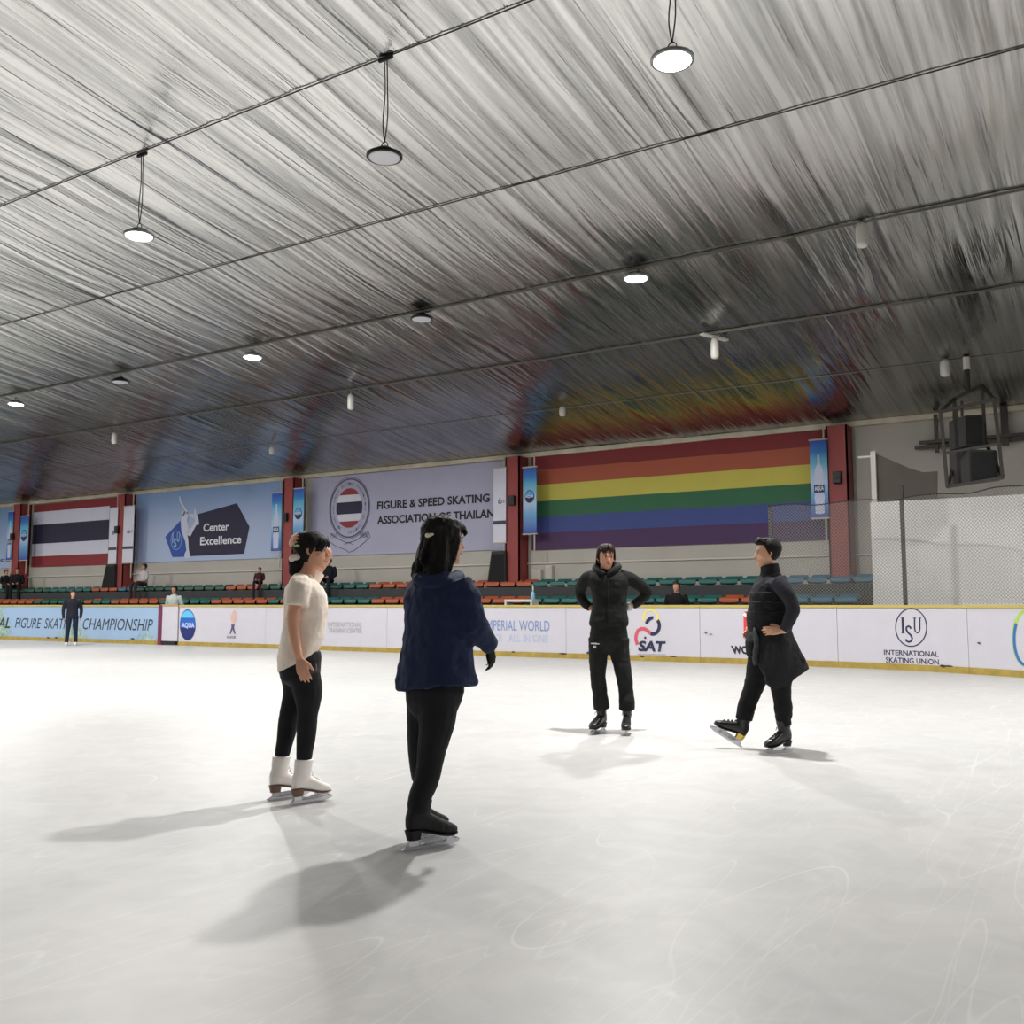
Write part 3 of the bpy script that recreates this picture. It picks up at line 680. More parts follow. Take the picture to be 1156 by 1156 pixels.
for px in (866, 1013):
    u = BD.inv(px, 660)[0]; bm = B(); p = BD.pos(u, 0, -.31); box(bm, (p.x - .035, p.y - .035, .0), (p.x + .035, p.y + .035, 3.42 if px > 900 else 3.2), .006)
    box(bm, (p.x - .06, p.y - .06, 1.0), (p.x + .06, p.y + .02, 1.1))
    obj('net_post', bm, M_post, label='dark steel net post behind the man in the vest' if px < 900 else 'dark steel net post in front of the white block wall', cat='post', group='net posts')

# ================================================================ LAMPS
M_lens_on = mat('lamp_lens_lit', (255, 255, 250), .3, emit=18); M_lens_off = mat('lamp_lens_unlit', (190, 190, 195), .3)
M_hous = mat('black_lamp_housing', (26, 26, 28), .45, .3); M_ring = mat('grey_lamp_rim', (150, 150, 150), .4, .5)
POW = 455
def lamp(x, y, z, lit, label, group, r=.205, power=POW):
    t = thing('high_bay_lamp', label, 'lamp', (x, y, z), group=group); ztop = cz(y) - .025
    bm = B(); lathe(bm, (x, y, z), [(r * .98, -.012), (r, -.006), (r, .02), (r * .8, .035), (r * .45, .055), (r * .4, .095), (r * .2, .11), (.02, .115)], 28); obj('housing', bm, M_hous if not lit else M_ring, t, smooth=True)
    bm = B()
    for k in range(14):
        a = k * math.pi / 7; d = Vector((math.cos(a), math.sin(a), 0)); bar(bm, Vector((x, y, z + .035)) + d * r * .8, Vector((x, y, z + .075)) + d * r * .42, .008, .02)
    obj('cooling_fins', bm, M_hous, t)
    bm = B(); lathe(bm, (x, y, z), [(r * .80, -.022), (r * .86, -.014), (r * .86, .002)], 28); obj('lens', bm, M_lens_on if lit else M_lens_off, t)
    bm = B(); tube(bm, [(x - .05, y, z + .09), (x - .04, y, z + .15), (x, y, z + .18), (x + .04, y, z + .15), (x + .05, y, z + .09)], .006); obj('bracket', bm, M_hous, t)
    if ztop - z > .4:
        bm = B(); a = z + .17
        L_ = ztop - a
        tube(bm, [(x, y, a), (x - .03, y, a + L_ * .25), (x + .0, y, a + L_ * .6), (x - .02, y, ztop)], .007)
        tube(bm, [(x, y, a), (x + .04, y, a + L_ * .3), (x + .03, y, a + L_ * .7), (x + .02, y, ztop)], .007); obj('hanging_cable', bm, M_hous, t)
        bm = B(); bar(bm, (x - .1, y, ztop), (x + .1, y, ztop), .03, .04); obj('ceiling_clamp', bm, M_hous, t)
    if lit:
        ld = bpy.data.lights.new('lamp_light', 'AREA'); ld.shape = 'DISK'; ld.size = r * 1.6; ld.energy = power; ld.color = (1, .985, .95); ld.spread = math.radians(172)
        lo = bpy.data.objects.new('lamp_light', ld); C.objects.link(lo); lo.parent = t; lo.location = (0, 0, -.026)
GL = 'round high bay lamps hung under the foil ceiling'
def lz(px, py, y): q = ony(px, py, y); return q.x, q.z
x, z = lz(157, 266, 8.2); lamp(x, 8.2, z, True, 'lit round lamp hanging on a long cable at upper left', GL)
x, z = lz(434, 177, 8.17); lamp(x, 8.17, z, False, 'unlit black round lamp hanging on a long double cable', GL)
x, z = lz(759, 68, 8.17); lamp(x, 8.17, z, True, 'largest lit round lamp hanging near the top of the picture', GL, power=POW * 1.05)
x, z = lz(18, 456, 13.85); lamp(x, 13.85, z, True, 'lit round lamp farthest left close under the foil', GL)
x, z = lz(136, 431, 13.85); lamp(x, 13.85, z, False, 'small unlit black lamp between the two far left lit lamps', GL)
x, z = lz(285, 403, 13.85); lamp(x, 13.85, z, True, 'lit round lamp close under the foil above the excellence banner', GL)
x, z = lz(476, 360, 13.85); lamp(x, 13.85, z, False, 'small unlit black lamp mounted under the foil above the navy jacket woman', GL)
x, z = lz(718, 314, 13.85); lamp(x, 13.85, z, True, 'lit round lamp close under the foil above the man with hands on hips', GL)
GO = 'lamps of the hall outside the picture'
for (x, y) in ((-20, 8.2), (-32.5, 13.85), (-41, 13.85), (-28.7, 8.2), (-37.4, 8.2), (-50, 11)):
    lamp(x, y, cz(y) - (.9 if y < 10 else .25), True, 'lit round lamp hanging beyond the left picture edge', GO)
for (x, y, p) in ((2.3, 13.85, 1.0), (4.5, 8.2, .6), (-15, 0, .6), (-28, 0, .7), (-1, -9, .6), (-14, -9, .5)):
    lamp(x, y, cz(y) - .6, True, 'lit round lamp hanging behind or right of the camera', GO, power=POW * p)
# old white cylinder fixtures
M_cyl = mat('white_cylinder_lamp', (190, 188, 182), .35)
def cyl(px, py, y, h, label, plate=False, r=.075):
    q = ony(px, py, y); t = thing('cylinder_fixture', label, 'lamp', (q.x, y, q.z - h / 2), group='small cylinder fixtures under the foil')
    zt = cz(y) - .06; zb = q.z - h / 2
    bm = B(); lathe(bm, (q.x, y, zb), [(r * .5, 0), (r * .8, .01), (r, .05), (r, h * .8), (r * .75, h), (r * .3, h + .02)], 16); obj('shade', bm, M_cyl, t, smooth=True)
    bm = B(); tube(bm, [(q.x, y, zb + h), (q.x, y, max(zt, zb + h + .03))], .018); obj('stem', bm, M_ring, t)
    if plate:
        bm = B(); bar(bm, (q.x - .15, y - .25, zt - .02), (q.x + .12, y + .3, zt - .05), .1, .03); obj('mounting_plate', bm, M_cyl, t)
cyl(396, 454, 16.6, .34, 'white cylinder fixture above the navy jacket woman'); cyl(129, 495, 16.9, .3, 'white cylinder fixture above the striped flag')
cyl(807, 394, 16.6, .36, 'white cylinder fixture below a bright tilted plate', True); cyl(973, 266, 13.85, .34, 'cylinder fixture high under the foil at right', r=.085)
cyl(635, 465, 19.1, .2, 'small cylinder fixture above the rainbow banner'); cyl(307, 509, 19.2, .2, 'small cylinder fixture near the pillar above the white shirted skater')
cyl(1067, 416, 19.25, .3, 'cylinder fixture left of the hanging speaker cage', r=.09); cyl(88, 535, 21.0, .24, 'tiny cylinder fixture low above the striped flag')
# ================================================================ HANGING SPEAKER CAGE
Yc = 19.0
t = thing('hanging_speaker_cage', 'open steel cage hanging on a rod from the foil ceiling around two black speakers', 'speaker cage', ony(1098, 545, Yc))
M_st = mat('dark_cage_steel', (48, 44, 40), .5, .4)
def cg(x, y, Y): return ony(956 + x / 5.78, 380 + y / 5.78, Y)
fr = 18.45; bk = 19.35
bm = B()
# front frame (nearer), back frame, ties
Fp = [cg(612, 490, fr), cg(655, 980, fr), cg(1018, 922, fr + .35), cg(960, 408, fr + .35)]
Bp = [cg(700, 405, bk), cg(742, 700, bk), cg(905, 690, bk), cg(882, 318, bk)]
for q in (Fp, Bp):
    for a, b in zip(q, q[1:] + q[:1]): bar(bm, a, b, .055)
for a, b in ((Fp[0], Bp[0]), (Fp[3], Bp[3]), (Fp[1], Bp[1]), (Fp[2], Bp[2]), (cg(640, 760, fr), cg(990, 700, fr + .35)), (cg(700, 405, bk), cg(700, 540, bk)), (cg(752, 420, bk), cg(752, 520, bk))): bar(bm, a, b, .045)
obj('cage_frame', bm, M_st, t)
p = cg(788, 340, bk - .1); bm = B(); tube(bm, [p, (p.x, p.y, cz(p.y) - .02)], .05, 8); obj('hanging_rod', bm, M_st, t)
p2 = (p.x, p.y, cz(p.y) - .25); bm = B(); tube(bm, [p2, (p.x, p.y, cz(p.y) - .02)], .06, 8); obj('rod_collar', bm, M_cyl, t, label='pale collar at the top of the rod')
def speaker(quadL, quadR, Y0, Y1, label, depth=.5):
    bm = B(); L = [cg(*p, Y0 if i in (0, 1) else Y1 - .25) for i, p in enumerate(quadL)]
    # left face: outer-left to middle edge; right face: middle edge to outer-right; plus a back
    a, b, c, d = cg(*quadL[0], Y0 + .22), cg(*quadL[1], Y0 + .22), cg(*quadL[2], Y0), cg(*quadL[3], Y0)
    e, f = cg(*quadR[0], Y0 + .3), cg(*quadR[1], Y0 + .3)
    back = Vector((0, .3, 0)); vs = [bm.verts.new(v) for v in (a, b, c, d, e, f, a + back, b + back, e + back, f + back)]
    A, B_, C_, D, E_1, F_1, A2, B2, E2, F2 = vs
    for q in ((A, B_, C_, D), (D, C_, F_1, E_1), (A, A2, B2, B_), (E_1, F_1, F2, E2), (A2, E2, F2, B2), (A, D, E_1, E2, A2), (B_, B2, F2, F_1, C_)): bm.faces.new(q)
    o = obj('loudspeaker', bm, mat('speaker_black_cabinet', (34, 33, 33), .6), label=label, cat='speaker')
    bm = B(); sh = [D.co if 0 else d, c, f, e]; cen = sum(sh, Vector()) / 4; nrm = (c - d).cross(e - d).normalized(); nrm = nrm if nrm.y < 0 else -nrm
    poly(bm, [cen + (q - cen) * .86 + nrm * .012 for q in sh]); obj('grille', bm, mat('speaker_grille', (22, 22, 24), .9, bump=.6, bs=90), o)
speaker([(665, 555), (670, 740), (775, 715), (772, 515)], [(880, 510), (893, 710)], fr + .12, fr + .4, 'upper black loudspeaker inside the hanging steel cage')
speaker([(668, 765), (672, 970), (800, 965), (795, 735)], [(970, 740), (985, 930)], fr + .12, fr + .4, 'lower larger black loudspeaker inside the hanging steel cage')
# pipes fixed on the wall behind
M_pipe = mat('dark_wall_pipe', (62, 58, 54), .5, .3)
S = Wall(YW - .12)
def pipe(a, b, label, off=0):
    p = ony(*a, YW - .12 - off); q = ony(*b, YW - .12 - off); q = Vector((q.x, q.y, p.z)) if abs(a[1] - b[1]) < abs(a[0] - b[0]) else Vector((p.x, p.y, q.z))
    bm = B(); bar(bm, p, q, .07); bar(bm, p + (q - p) * .15, p + (q - p) * .15 + Vector((0, .12 + off, 0)), .05); bar(bm, p + (q - p) * .85, p + (q - p) * .85 + Vector((0, .12 + off, 0)), .05)
    obj('wall_pipe', bm, M_pipe, label=label, cat='pipe', group='dark steel bars on the wall')
pipe((1033, 505.5), (1250, 500), 'longer horizontal dark steel bar on the wall behind the speaker cage')
pipe((1038, 500), (1250, 493), 'upper horizontal dark steel bar on the wall behind the speaker cage', .1)
pipe((1056, 468), (1056, 511), 'vertical dark bar on the wall just left of the speaker cage', .05)
pipe((1131, 459), (1131, 503), 'vertical dark bar on the wall just right of the speaker cage', .05)
pipe((1135, 459), (1135, 503), 'second vertical dark bar right of the speaker cage', .05)
# floor-standing monitor speakers leaning on the upper step
def wedge(pxl, pxr, pyt, pyb, label, lean):
    Y = 21.75; p = ony(pxl, pyb, Y); q = ony(pxr, pyb, Y); zt = ony((pxl + pxr) / 2, pyt, Y).z; zb = 1.66
    bm = B(); pts = [(p.x, Y, zb), (q.x, Y, zb), (q.x - .02, Y, zt), (p.x + lean, Y, zt)]
    poly(bm, pts, (0, .4, 0)); bmesh.ops.bevel(bm, geom=list(bm.edges), offset=.02, segments=2, affect='EDGES')
    o = obj('floor_speaker', bm, mat('speaker_black_cabinet', (34, 33, 33), .6), label=label, cat='speaker')
    bm = B(); cen = sum((Vector(a) for a in pts), Vector()) / 4; poly(bm, [cen + (Vector(a) - cen) * .82 + Vector((0, -.012, 0)) for a in pts]); obj('grille', bm, mat('speaker_grille', (22, 22, 24), .9, bump=.6, bs=90), o)
wedge(549, 571, 622, 656, 'black wedge speaker standing at the foot of the pillar left of the rainbow banner', .15)
wedge(113, 129, 637, 664, 'black wedge speaker standing at the foot of the pillar right of the striped flag', .28)
# white bench rail and bottle on the boards' far side
bm = B(); a = ony(572, 679.5, 20.0); b2 = ony(603, 679.5, 20.0)
box(bm, (a.x, 19.9, a.z), (b2.x, 20.2, a.z + .06)); box(bm, (a.x, 19.9, 0), (a.x + .05, 20.2, a.z)); box(bm, (b2.x - .05, 19.9, 0), (b2.x, 20.2, a.z))
obj('white_table', bm, mat('white_table_top', (220, 216, 210), .5), label='narrow white table top just showing above the boards', cat='table')
z0 = a.z + .06; c_ = ony(602, 670, 20.0); t = thing('spray_bottle', 'pale blue pointed bottle standing at the right end of the white table', 'bottle', (b2.x - .06, 20.05, z0))
bm = B(); lathe(bm, (b2.x - .06, 20.05, z0), [(.05, 0), (.055, .02), (.055, .12), (.03, .17), (.015, .22)], 14); obj('bottle_body', bm, mat('pale_blue_plastic', (130, 180, 200), .3), t, smooth=True)
bm = B(); lathe(bm, (b2.x - .06, 20.05, z0 + .215), [(.02, 0), (.015, .05), (.006, .12)], 10); obj('nozzle', bm, mat('white_plastic', (230, 230, 230), .3), t, smooth=True)
# white sheet of fittings on the wall right of the pillar
for k, (px, py, w, h, lab) in enumerate(((606, 649, .28, .3, 'left pale wall cabinet low beside the pillar'), (620, 647, .2, .4, 'right pale wall cabinet low beside the pillar'))):
    p = ony(px, py, YW - .08); bm = B(); box(bm, (p.x - w / 2, YW - .12, p.z - h / 2), (p.x + w / 2, YW - .005, p.z + h / 2), .01); o = obj('wall_cabinet', bm, mat('pale_cabinet', (196, 192, 184), .5), label=lab, cat='cabinet', group='pale wall cabinets')
    bm = B(); box(bm, (p.x - w * .4, YW - .128, p.z - h * .4), (p.x + w * .4, YW - .12, p.z + h * .4), .003); obj('door', bm, mat('pale_cabinet_door', (180, 176, 170), .5), o)
# world
w = bpy.data.worlds.new('hall_air'); sc.world = w; w.use_nodes = True; w.node_tree.nodes['Background'].inputs[0].default_value = (.8, .85, 1, 1); w.node_tree.nodes['Background'].inputs[1].default_value = .02
sc.view_settings.view_transform = 'Standard'; sc.view_settings.look = 'None'; sc.view_settings.exposure = 0
sc.cycles.use_denoising = True; sc.cycles.max_bounces = 6; sc.cycles.sample_clamp_indirect = 6
# ================================================================ PEOPLE
UPV = Vector((0, 0, 1))
def skinm(name, c): 
    m = mat(name, c, .5, var=.05, vs=12, spec=.35); m.node_tree.nodes['Principled BSDF'].inputs['Subsurface Weight'].default_value = .08
    m.node_tree.nodes['Principled BSDF'].inputs['Subsurface Radius'].default_value = (.01, .004, .002); return m
def cloth(name, c, bs=30, bump=.35, rough=.85): return mat(name, c, rough, var=.12, vs=7, bump=bump, bs=bs, spec=.25)
def finish(o, voxel=.006, smooth=4, wr=0, ws=.12):
    r = o.modifiers.new('weld_surface', 'REMESH'); r.mode = 'VOXEL'; r.voxel_size = voxel; r.use_smooth_shade = True
    if smooth:
        s = o.modifiers.new('soften', 'SMOOTH'); s.iterations = smooth; s.factor = .5
    if wr:
        t = bpy.data.textures.get('folds%g' % ws) or bpy.data.textures.new('folds%g' % ws, 'CLOUDS'); t.noise_scale = ws; t.noise_depth = 2
        d = o.modifiers.new('folds', 'DISPLACE'); d.texture = t; d.strength = wr; d.mid_level = .5; d.texture_coords = 'LOCAL'
        s = o.modifiers.new('soften2', 'SMOOTH'); s.iterations = 1; s.factor = .5
    return o
class Fig:
    """a person: x = picture right, y = away from the camera, z up; measured in the zoomed crop the pose was read from"""
    def __init__(s, label, ox, oy, k, gx, gy, name='person', cat='person', group=None, Y=None, zg=0):
        s.ox, s.oy, s.k = ox, oy, k; s.gx = ox + gx / k; s.gy = oy + gy / k
        g = onz(s.gx, s.gy, zg) if Y is None else Vector((ony(s.gx, s.gy, Y).x, Y, zg))
        d = Vector((g.x, g.y, 0)); dep = g.x * FW.x + g.y * FW.y + (zg - CH) * FW.z
        ca = dep / d.length; az = math.atan2(d.y, d.x)
        s.mu = dep / F * ca / k; s.mv = dep / F / k
        s.t = thing(name, label, cat, g, az - math.pi / 2, group)
        s.gX, s.gY = gx, gy
    def J(s, X, Y, w=0): return Vector(((X - s.gX) * s.mu, w, (s.gY - Y) * s.mv))
    def G(s, X, w=0): return Vector(((X - s.gX) * s.mu, w, 0))
    def add(s, name, bm, m, parent=None, smooth=True, label=None):
        # local coordinates of the figure
        me = bpy.data.meshes.new(name); bmesh.ops.recalc_face_normals(bm, faces=bm.faces); bm.to_mesh(me); bm.free()
        if smooth:
            for p in me.polygons: p.use_smooth = True
        me.materials.append(m); o = bpy.data.objects.new(name, me); C.objects.link(o); o.parent = parent or s.t
        if label: o['label'] = label
        return o
def torso(bm, rows, n=20, sq=.4):
    """rows: (centre, halfwidth vector, halfdepth vector)"""
    loft(bm, [ring(bm, c, a, b, n, sq) for c, a, b in rows])
def head(bm, c, f, up=Vector((0, 0, 1)), k=1.0, open_=None):
    """c = chin-level centre (middle of the head column), f = facing"""
    f = f.normalized(); r = f.cross(up).normalized(); up = r.cross(f).normalized()
    P = lambda x, y, z: Vector(c) + r * (x * k) + f * (y * k) + up * (z * k)
    prof = [(0, .048, .018, .020), (.012, .040, .032, .040), (.03, .030, .043, .054), (.055, .016, .053, .070), (.08, .006, .060, .083), (.105, .0, .066, .090),
            (.13, -.004, .070, .095), (.155, -.007, .072, .096), (.18, -.009, .068, .090), (.203, -.010, .056, .075), (.218, -.010, .038, .052), (.226, -.010, .014, .020)]
    loft(bm, [ring(bm, P(0, cy, z), r * w * k, f * d * k, 20, .25) for z, cy, w, d in prof])
    limb(bm, [P(0, .088, .120), P(0, .100, .098), P(0, .106, .082)], [.006 * k, .009 * k, .012 * k], 8)          # nose
    ball(bm, P(.009, .096, .079), .007 * k, seg=8); ball(bm, P(-.009, .096, .079), .007 * k, seg=8)
    limb(bm, [P(-.036, .080, .130), P(0, .092, .128), P(.036, .080, .130)], [.007 * k, .008 * k, .007 * k], 8)   # brow
    limb(bm, [P(-.016, .086, .052), P(0, .093, .052), P(.016, .086, .052)], [.006 * k, .008 * k, .006 * k], 8)   # mouth mound
    ball(bm, P(0, .074, .014), .017 * k, seg=8)
    for s in (-1, 1):
        ball(bm, P(.046 * s, .052, .082), (.017 * k,) * 3, seg=8)
        limb(bm, [P(.070 * s, -.002, .125), P(.079 * s, -.012, .118), P(.078 * s, -.010, .098), P(.071 * s, 0, .085)], [.008 * k, .010 * k, .009 * k, .006 * k], 8, flat=.7)
    return P, r, f, up
def face_parts(fig, P, r, f, up, k=1.0, smile=False):
    dk = mat('brow_black', (24, 20, 18), .7); wh = mat('eye_white', (215, 210, 205), .3); lip = mat('lip_rose', (150, 84, 78), .5)
    for s in (-1, 1):
        b = B(); ball(b, P(.031 * s, .0795, .112), (.0125 * k, .0085 * k, .0065 * k), Matrix((r, f, up)).transposed(), 10); e = fig.add('eye', b, wh)
        b = B(); ball(b, P(.031 * s, .0865, .112), (.0055 * k, .003 * k, .0055 * k), Matrix((r, f, up)).transposed(), 8); fig.add('iris', b, dk, e)
        b = B(); limb(b, [P(.018 * s, .090, .117), P(.031 * s, .091, .1195), P(.044 * s, .083, .116)], [.0016 * k] * 3, 6); fig.add('eyelid', b, dk)
        b = B(); limb(b, [P(.016 * s, .0955, .131), P(.031 * s, .093, .135), P(.047 * s, .080, .132)], [.0022 * k, .0028 * k, .0016 * k], 6); fig.add('eyebrow', b, dk)
    b = B(); limb(b, [P(-.021, .090, .0525), P(0, .1015, .0515), P(.021, .090, .0525)], [.0025 * k, .0038 * k, .0025 * k], 6); fig.add('lips', b, lip)
def hand(bm, w, d, n, side, L=.17, curl=.5, thumb=.6, spread=.5, each=None):
    """w wrist, d finger direction, n = back-of-hand normal, side=+1 thumb towards d x n"""
    d = d.normalized(); n = (n - d * n.dot(d)).normalized(); t = d.cross(n) * side; k = L / .18
    w = Vector(w)
    rs = [ring(bm, w - d * .02 * k, t * .024 * k, n * .018 * k, 12), ring(bm, w + d * .015 * k, t * .029 * k, n * .016 * k, 12, .5), ring(bm, w + d * .05 * k, t * .039 * k, n * .015 * k, 12, .8),
          ring(bm, w + d * .085 * k, t * .042 * k, n * .012 * k, 12, .8), ring(bm, w + d * .094 * k, t * .038 * k, n * .008 * k, 12, .8)]
    loft(bm, rs)
    for i, (off, ln, r) in enumerate(((.030, .070, .0085), (.010, .080, .009), (-.011, .073, .0085), (-.030, .058, .0075))):
        c = curl if each is None else each[i]
        p = w + d * .084 * k + t * off * k; a = 0; pts = [p]; dd = (d + t * (off * 2.2 * spread)).normalized()
        for j, fr in enumerate((.45, .32, .23)):
            a += c * (.55, .8, .6)[j]
            v = dd * math.cos(a) - n * math.sin(a); p = p + v * ln * fr * k; pts.append(p)
        limb(bm, pts, [r * k, r * k * .97, r * k * .88, r * k * .72], 8)
    p = w + d * .022 * k + t * .026 * k; v = (d * .85 + t * .58 - n * thumb * .6).normalized(); p1 = p + v * .038 * k; v2 = (d * .95 + t * .25 - n * thumb * .7).normalized()
    p2 = p1 + v2 * .030 * k; limb(bm, [p - v * .01, p1, p2, p2 + v2 * .020 * k], [.013 * k, .0115 * k, .010 * k, .0075 * k], 8)
def hair_shell(bm, P, r, f, up, k=1.0, front=.165, back=.03, side=.09, puff=.012, seg=26):
    """closed cap over the skull; hairline height varies around the head"""
    rings = []
    prof = [(0, .048, .018, .020), (.03, .030, .043, .054), (.055, .016, .053, .070), (.08, .006, .060, .083), (.105, .0, .066, .090), (.13, -.004, .070, .095), (.155, -.007, .072, .096), (.18, -.009, .068, .090), (.203, -.010, .056, .075), (.218, -.010, .038, .052), (.228, -.010, .004, .005)]
    def at_(z):
        z = max(0, min(.228, z))
        for (z0, c0, w0, d0), (z1, c1, w1, d1) in zip(prof, prof[1:]):
            if z <= z1: t = (z - z0) / (z1 - z0); return c0 + (c1 - c0) * t, w0 + (w1 - w0) * t, d0 + (d1 - d0) * t
        return prof[-1][1:]
    cols = []
    for i in range(seg):
        a = 2 * math.pi * i / seg; ca, sa = math.sin(a), math.cos(a)   # sa=1 front
        lo = front if sa > .55 else (side + (front - side) * max(0, (sa - .1) / .45) if sa > .1 else side + (back - side) * min(1, (.1 - sa) / .6))
        col = []
        for j in range(11):
            z = lo + (.228 - lo) * (j / 10) ** .8
            c, w, d = at_(z); pf = puff * (0.35 if j == 0 else 1); sc_ = min(1, (.240 - z) / .03)
            col.append(P(ca * (w + pf * sc_), c + sa * (d + pf * sc_), z + puff * max(0, (z - .15) / .075)))
        cols.append(col)
    vs = [[bm.verts.new(p) for p in col] for col in cols]; n = seg
    for i in range(n):
        for j in range(10): bm.faces.new((vs[i][j], vs[(i + 1) % n][j], vs[(i + 1) % n][j + 1], vs[i][j + 1]))
    bm.faces.new([v[10] for v in vs]); bm.faces.new([v[0] for v in reversed(vs)])
def locks(bm, rootpts, rnd_, n_seg=3):
    for pts, r in rootpts: limb(bm, pts, [r] + [r * .8] * (len(pts) - 2) + [r * .25], 6)
def skate(fig, heel, toe, m_boot, m_heel, m_steel, label, m_sole=None, up=None, top=.30, k=None, laces=None, cover=False):
    """heel,toe: 3-D points of the blade on the ice (blade ends)"""
    heel = Vector(heel); toe = Vector(toe); x = (toe - heel).normalized(); up0 = Vector((0, 0, 1)); y = up0.cross(x).normalized(); z = x.cross(y)
    k = k or (toe - heel).length / .315; c = heel + x * .112 * k
    Q = lambda a, b, h: c + x * a * k + y * b * k + z * h * k
    sp = [(-.085, .098), (-.02, .095), (.03, .085), (.08, .068), (.14, .060), (.19, .066)]
    b = B()
    # foot
    secs = [(-.088, .018, .100, .170), (-.075, .030, .097, .20), (-.045, .036, .096, .215), (0, .038, .092, .20), (.04, .041, .082, .172), (.08, .046, .069, .148), (.12, .048, .061, .128), (.155, .044, .060, .112), (.18, .032, .063, .098), (.192, .014, .068, .086)]
    loft(b, [ring(b, Q(a, 0, (z0 + z1) / 2), y * w * k, z * (z1 - z0) / 2 * k, 16, .7) for a, w, z0, z1 in secs])
    tp = top
    lean = up.normalized() if up else z
    S0 = Q(-.030, 0, .18); H = (tp - .18) * k; lean = (lean + x * .22).normalized()
    loft(b, [ring(b, S0 + lean * h * H + x * dx * k, x * ax_ * k, y * by_ * k, 16) for h, dx, ax_, by_ in ((-.25, .008, .056, .042), (.15, .010, .060, .044), (.5, .004, .062, .048), (.85, .002, .064, .052), (1, .002, .066, .054))])
    boot = fig.add('skate', b, m_boot, label=label); finish(boot, .006, 3)
    b = B()
    for a0, a1, h0, h1, w0, w1 in ((-.085, -.012, .052, .099, .022, .031),):
        loft(b, [ring(b, Q((a0 + a1) / 2, 0, h0), x * (a1 - a0) * .44 * k, y * w0 * k, 14, 1.5), ring(b, Q((a0 + a1) / 2 - .003, 0, h1), x * (a1 - a0) * .56 * k, y * w1 * k, 14, 1.5)])
    fig.add('heel', b, m_heel, boot, False)
    b = B(); loft(b, [ring(b, Q(a, 0, h), y * w * k, z * .006 * k, 10, 1) for a, w, h in ((-.01, .026, .088), (.04, .037, .078), (.08, .044, .066), (.12, .047, .058), (.16, .042, .057), (.188, .024, .062))])
    fig.add('sole', b, m_sole or m_heel, boot, False)
    b = B(); st = []
    out = [(-.115, .014), (-.10, .002), (-.05, 0), (.03, -.001), (.11, .0), (.165, .004), (.185, .010), (.205, .016), (.212, .028), (.200, .034), (.18, .030), (.15, .052), (.09, .060), (.095, .050), (.125, .044), (.135, .026), (.11, .018), (.0, .016), (-.02, .022), (-.025, .048), (-.075, .052), (-.075, .024), (-.10, .018)]
    th = .0022
    v1 = [b.verts.new(Q(a, -th, h)) for a, h in out]; v2 = [b.verts.new(Q(a, th, h)) for a, h in out]
    f1 = b.faces.new(v1); f2 = b.faces.new(list(reversed(v2)))
    for i in range(len(out)): j = (i + 1) % len(out); b.faces.new((v1[i], v2[i], v2[j], v1[j]))
    bmesh.ops.triangulate(b, faces=[f1, f2])
    bm2 = b; box_pts = [(-.08, -.01, .05)]
    loft(b, [[b.verts.new(Q(a, w, h)) for a, w, h in ((-.08, -.02, .049), (-.015, -.02, .049), (-.015, .02, .049), (-.08, .02, .049))], [b.verts.new(Q(a, w, h)) for a, w, h in ((-.08, -.02, .053), (-.015, -.02, .053), (-.015, .02, .053), (-.08, .02, .053))]])
    loft(b, [[b.verts.new(Q(a, w, h)) for a, w, h in ((.085, -.026, .056), (.165, -.026, .050), (.165, .026, .050), (.085, .026, .056))], [b.verts.new(Q(a, w, h)) for a, w, h in ((.085, -.026, .060), (.165, -.026, .055), (.165, .026, .055), (.085, .026, .060))]])
    fig.add('blade', b, m_steel, boot, False)
    if laces:
        b = B()
        for i in range(4):
            h = .2 + i * .028; w = .022
            fx = S0 + lean * ((h - .18) * k) + x * .052 * k
            tube(b, [fx + y * w * k - x * .012 * k, fx + lean * .014 * k * .5 + x * .004, fx - y * w * k + lean * .014 * k - x * .012 * k], .0035 * k, 5)
            tube(b, [fx - y * w * k - x * .012 * k, fx + lean * .014 * k * .5 + x * .004, fx + y * w * k + lean * .014 * k - x * .012 * k], .0035 * k, 5)
        for i in range(4):
            a = .035 + i * .028; hh = .180 - i * .016; w = .02
            tube(b, [Q(a, w, hh - .006), Q(a + .006, 0, hh + .004), Q(a + .012, -w, hh - .010)], .0035 * k, 5); tube(b, [Q(a, -w, hh - .006), Q(a + .006, 0, hh + .004), Q(a + .012, w, hh - .010)], .0035 * k, 5)
        ft = Q(.03, 0, .2)
        tube(b, [ft, ft + y * .03 + z * .01, ft + y * .045 - z * .02], .003 * k, 5); tube(b, [ft, ft - y * .03 + z * .01, ft - y * .045 - z * .02], .003 * k, 5)
        fig.add('laces', b, laces, boot)
    return boot
def shin(heel, toe, h, k=None, up=None):
    """centre of the boot shaft at height h above the ice"""
    heel = Vector(heel); toe = Vector(toe); x = (toe - heel).normalized(); y = UPV.cross(x).normalized(); z = x.cross(y)
    k = k or (toe - heel).length / .315; c = heel + x * .112 * k; l = ((up.normalized() if up else z) + x * .22).normalized()
    return c - x * .030 * k + z * .18 * k + l * (h - .18 * k)
STEEL = mat('skate_steel', (200, 200, 205), .2, .9); GOLD = mat('gold_blade', (205, 175, 90), .25, .9)
HAIR = mat('black_hair', (17, 14, 13), .6, var=.3, vs=60, bump=.35, bs=70, spec=.22)

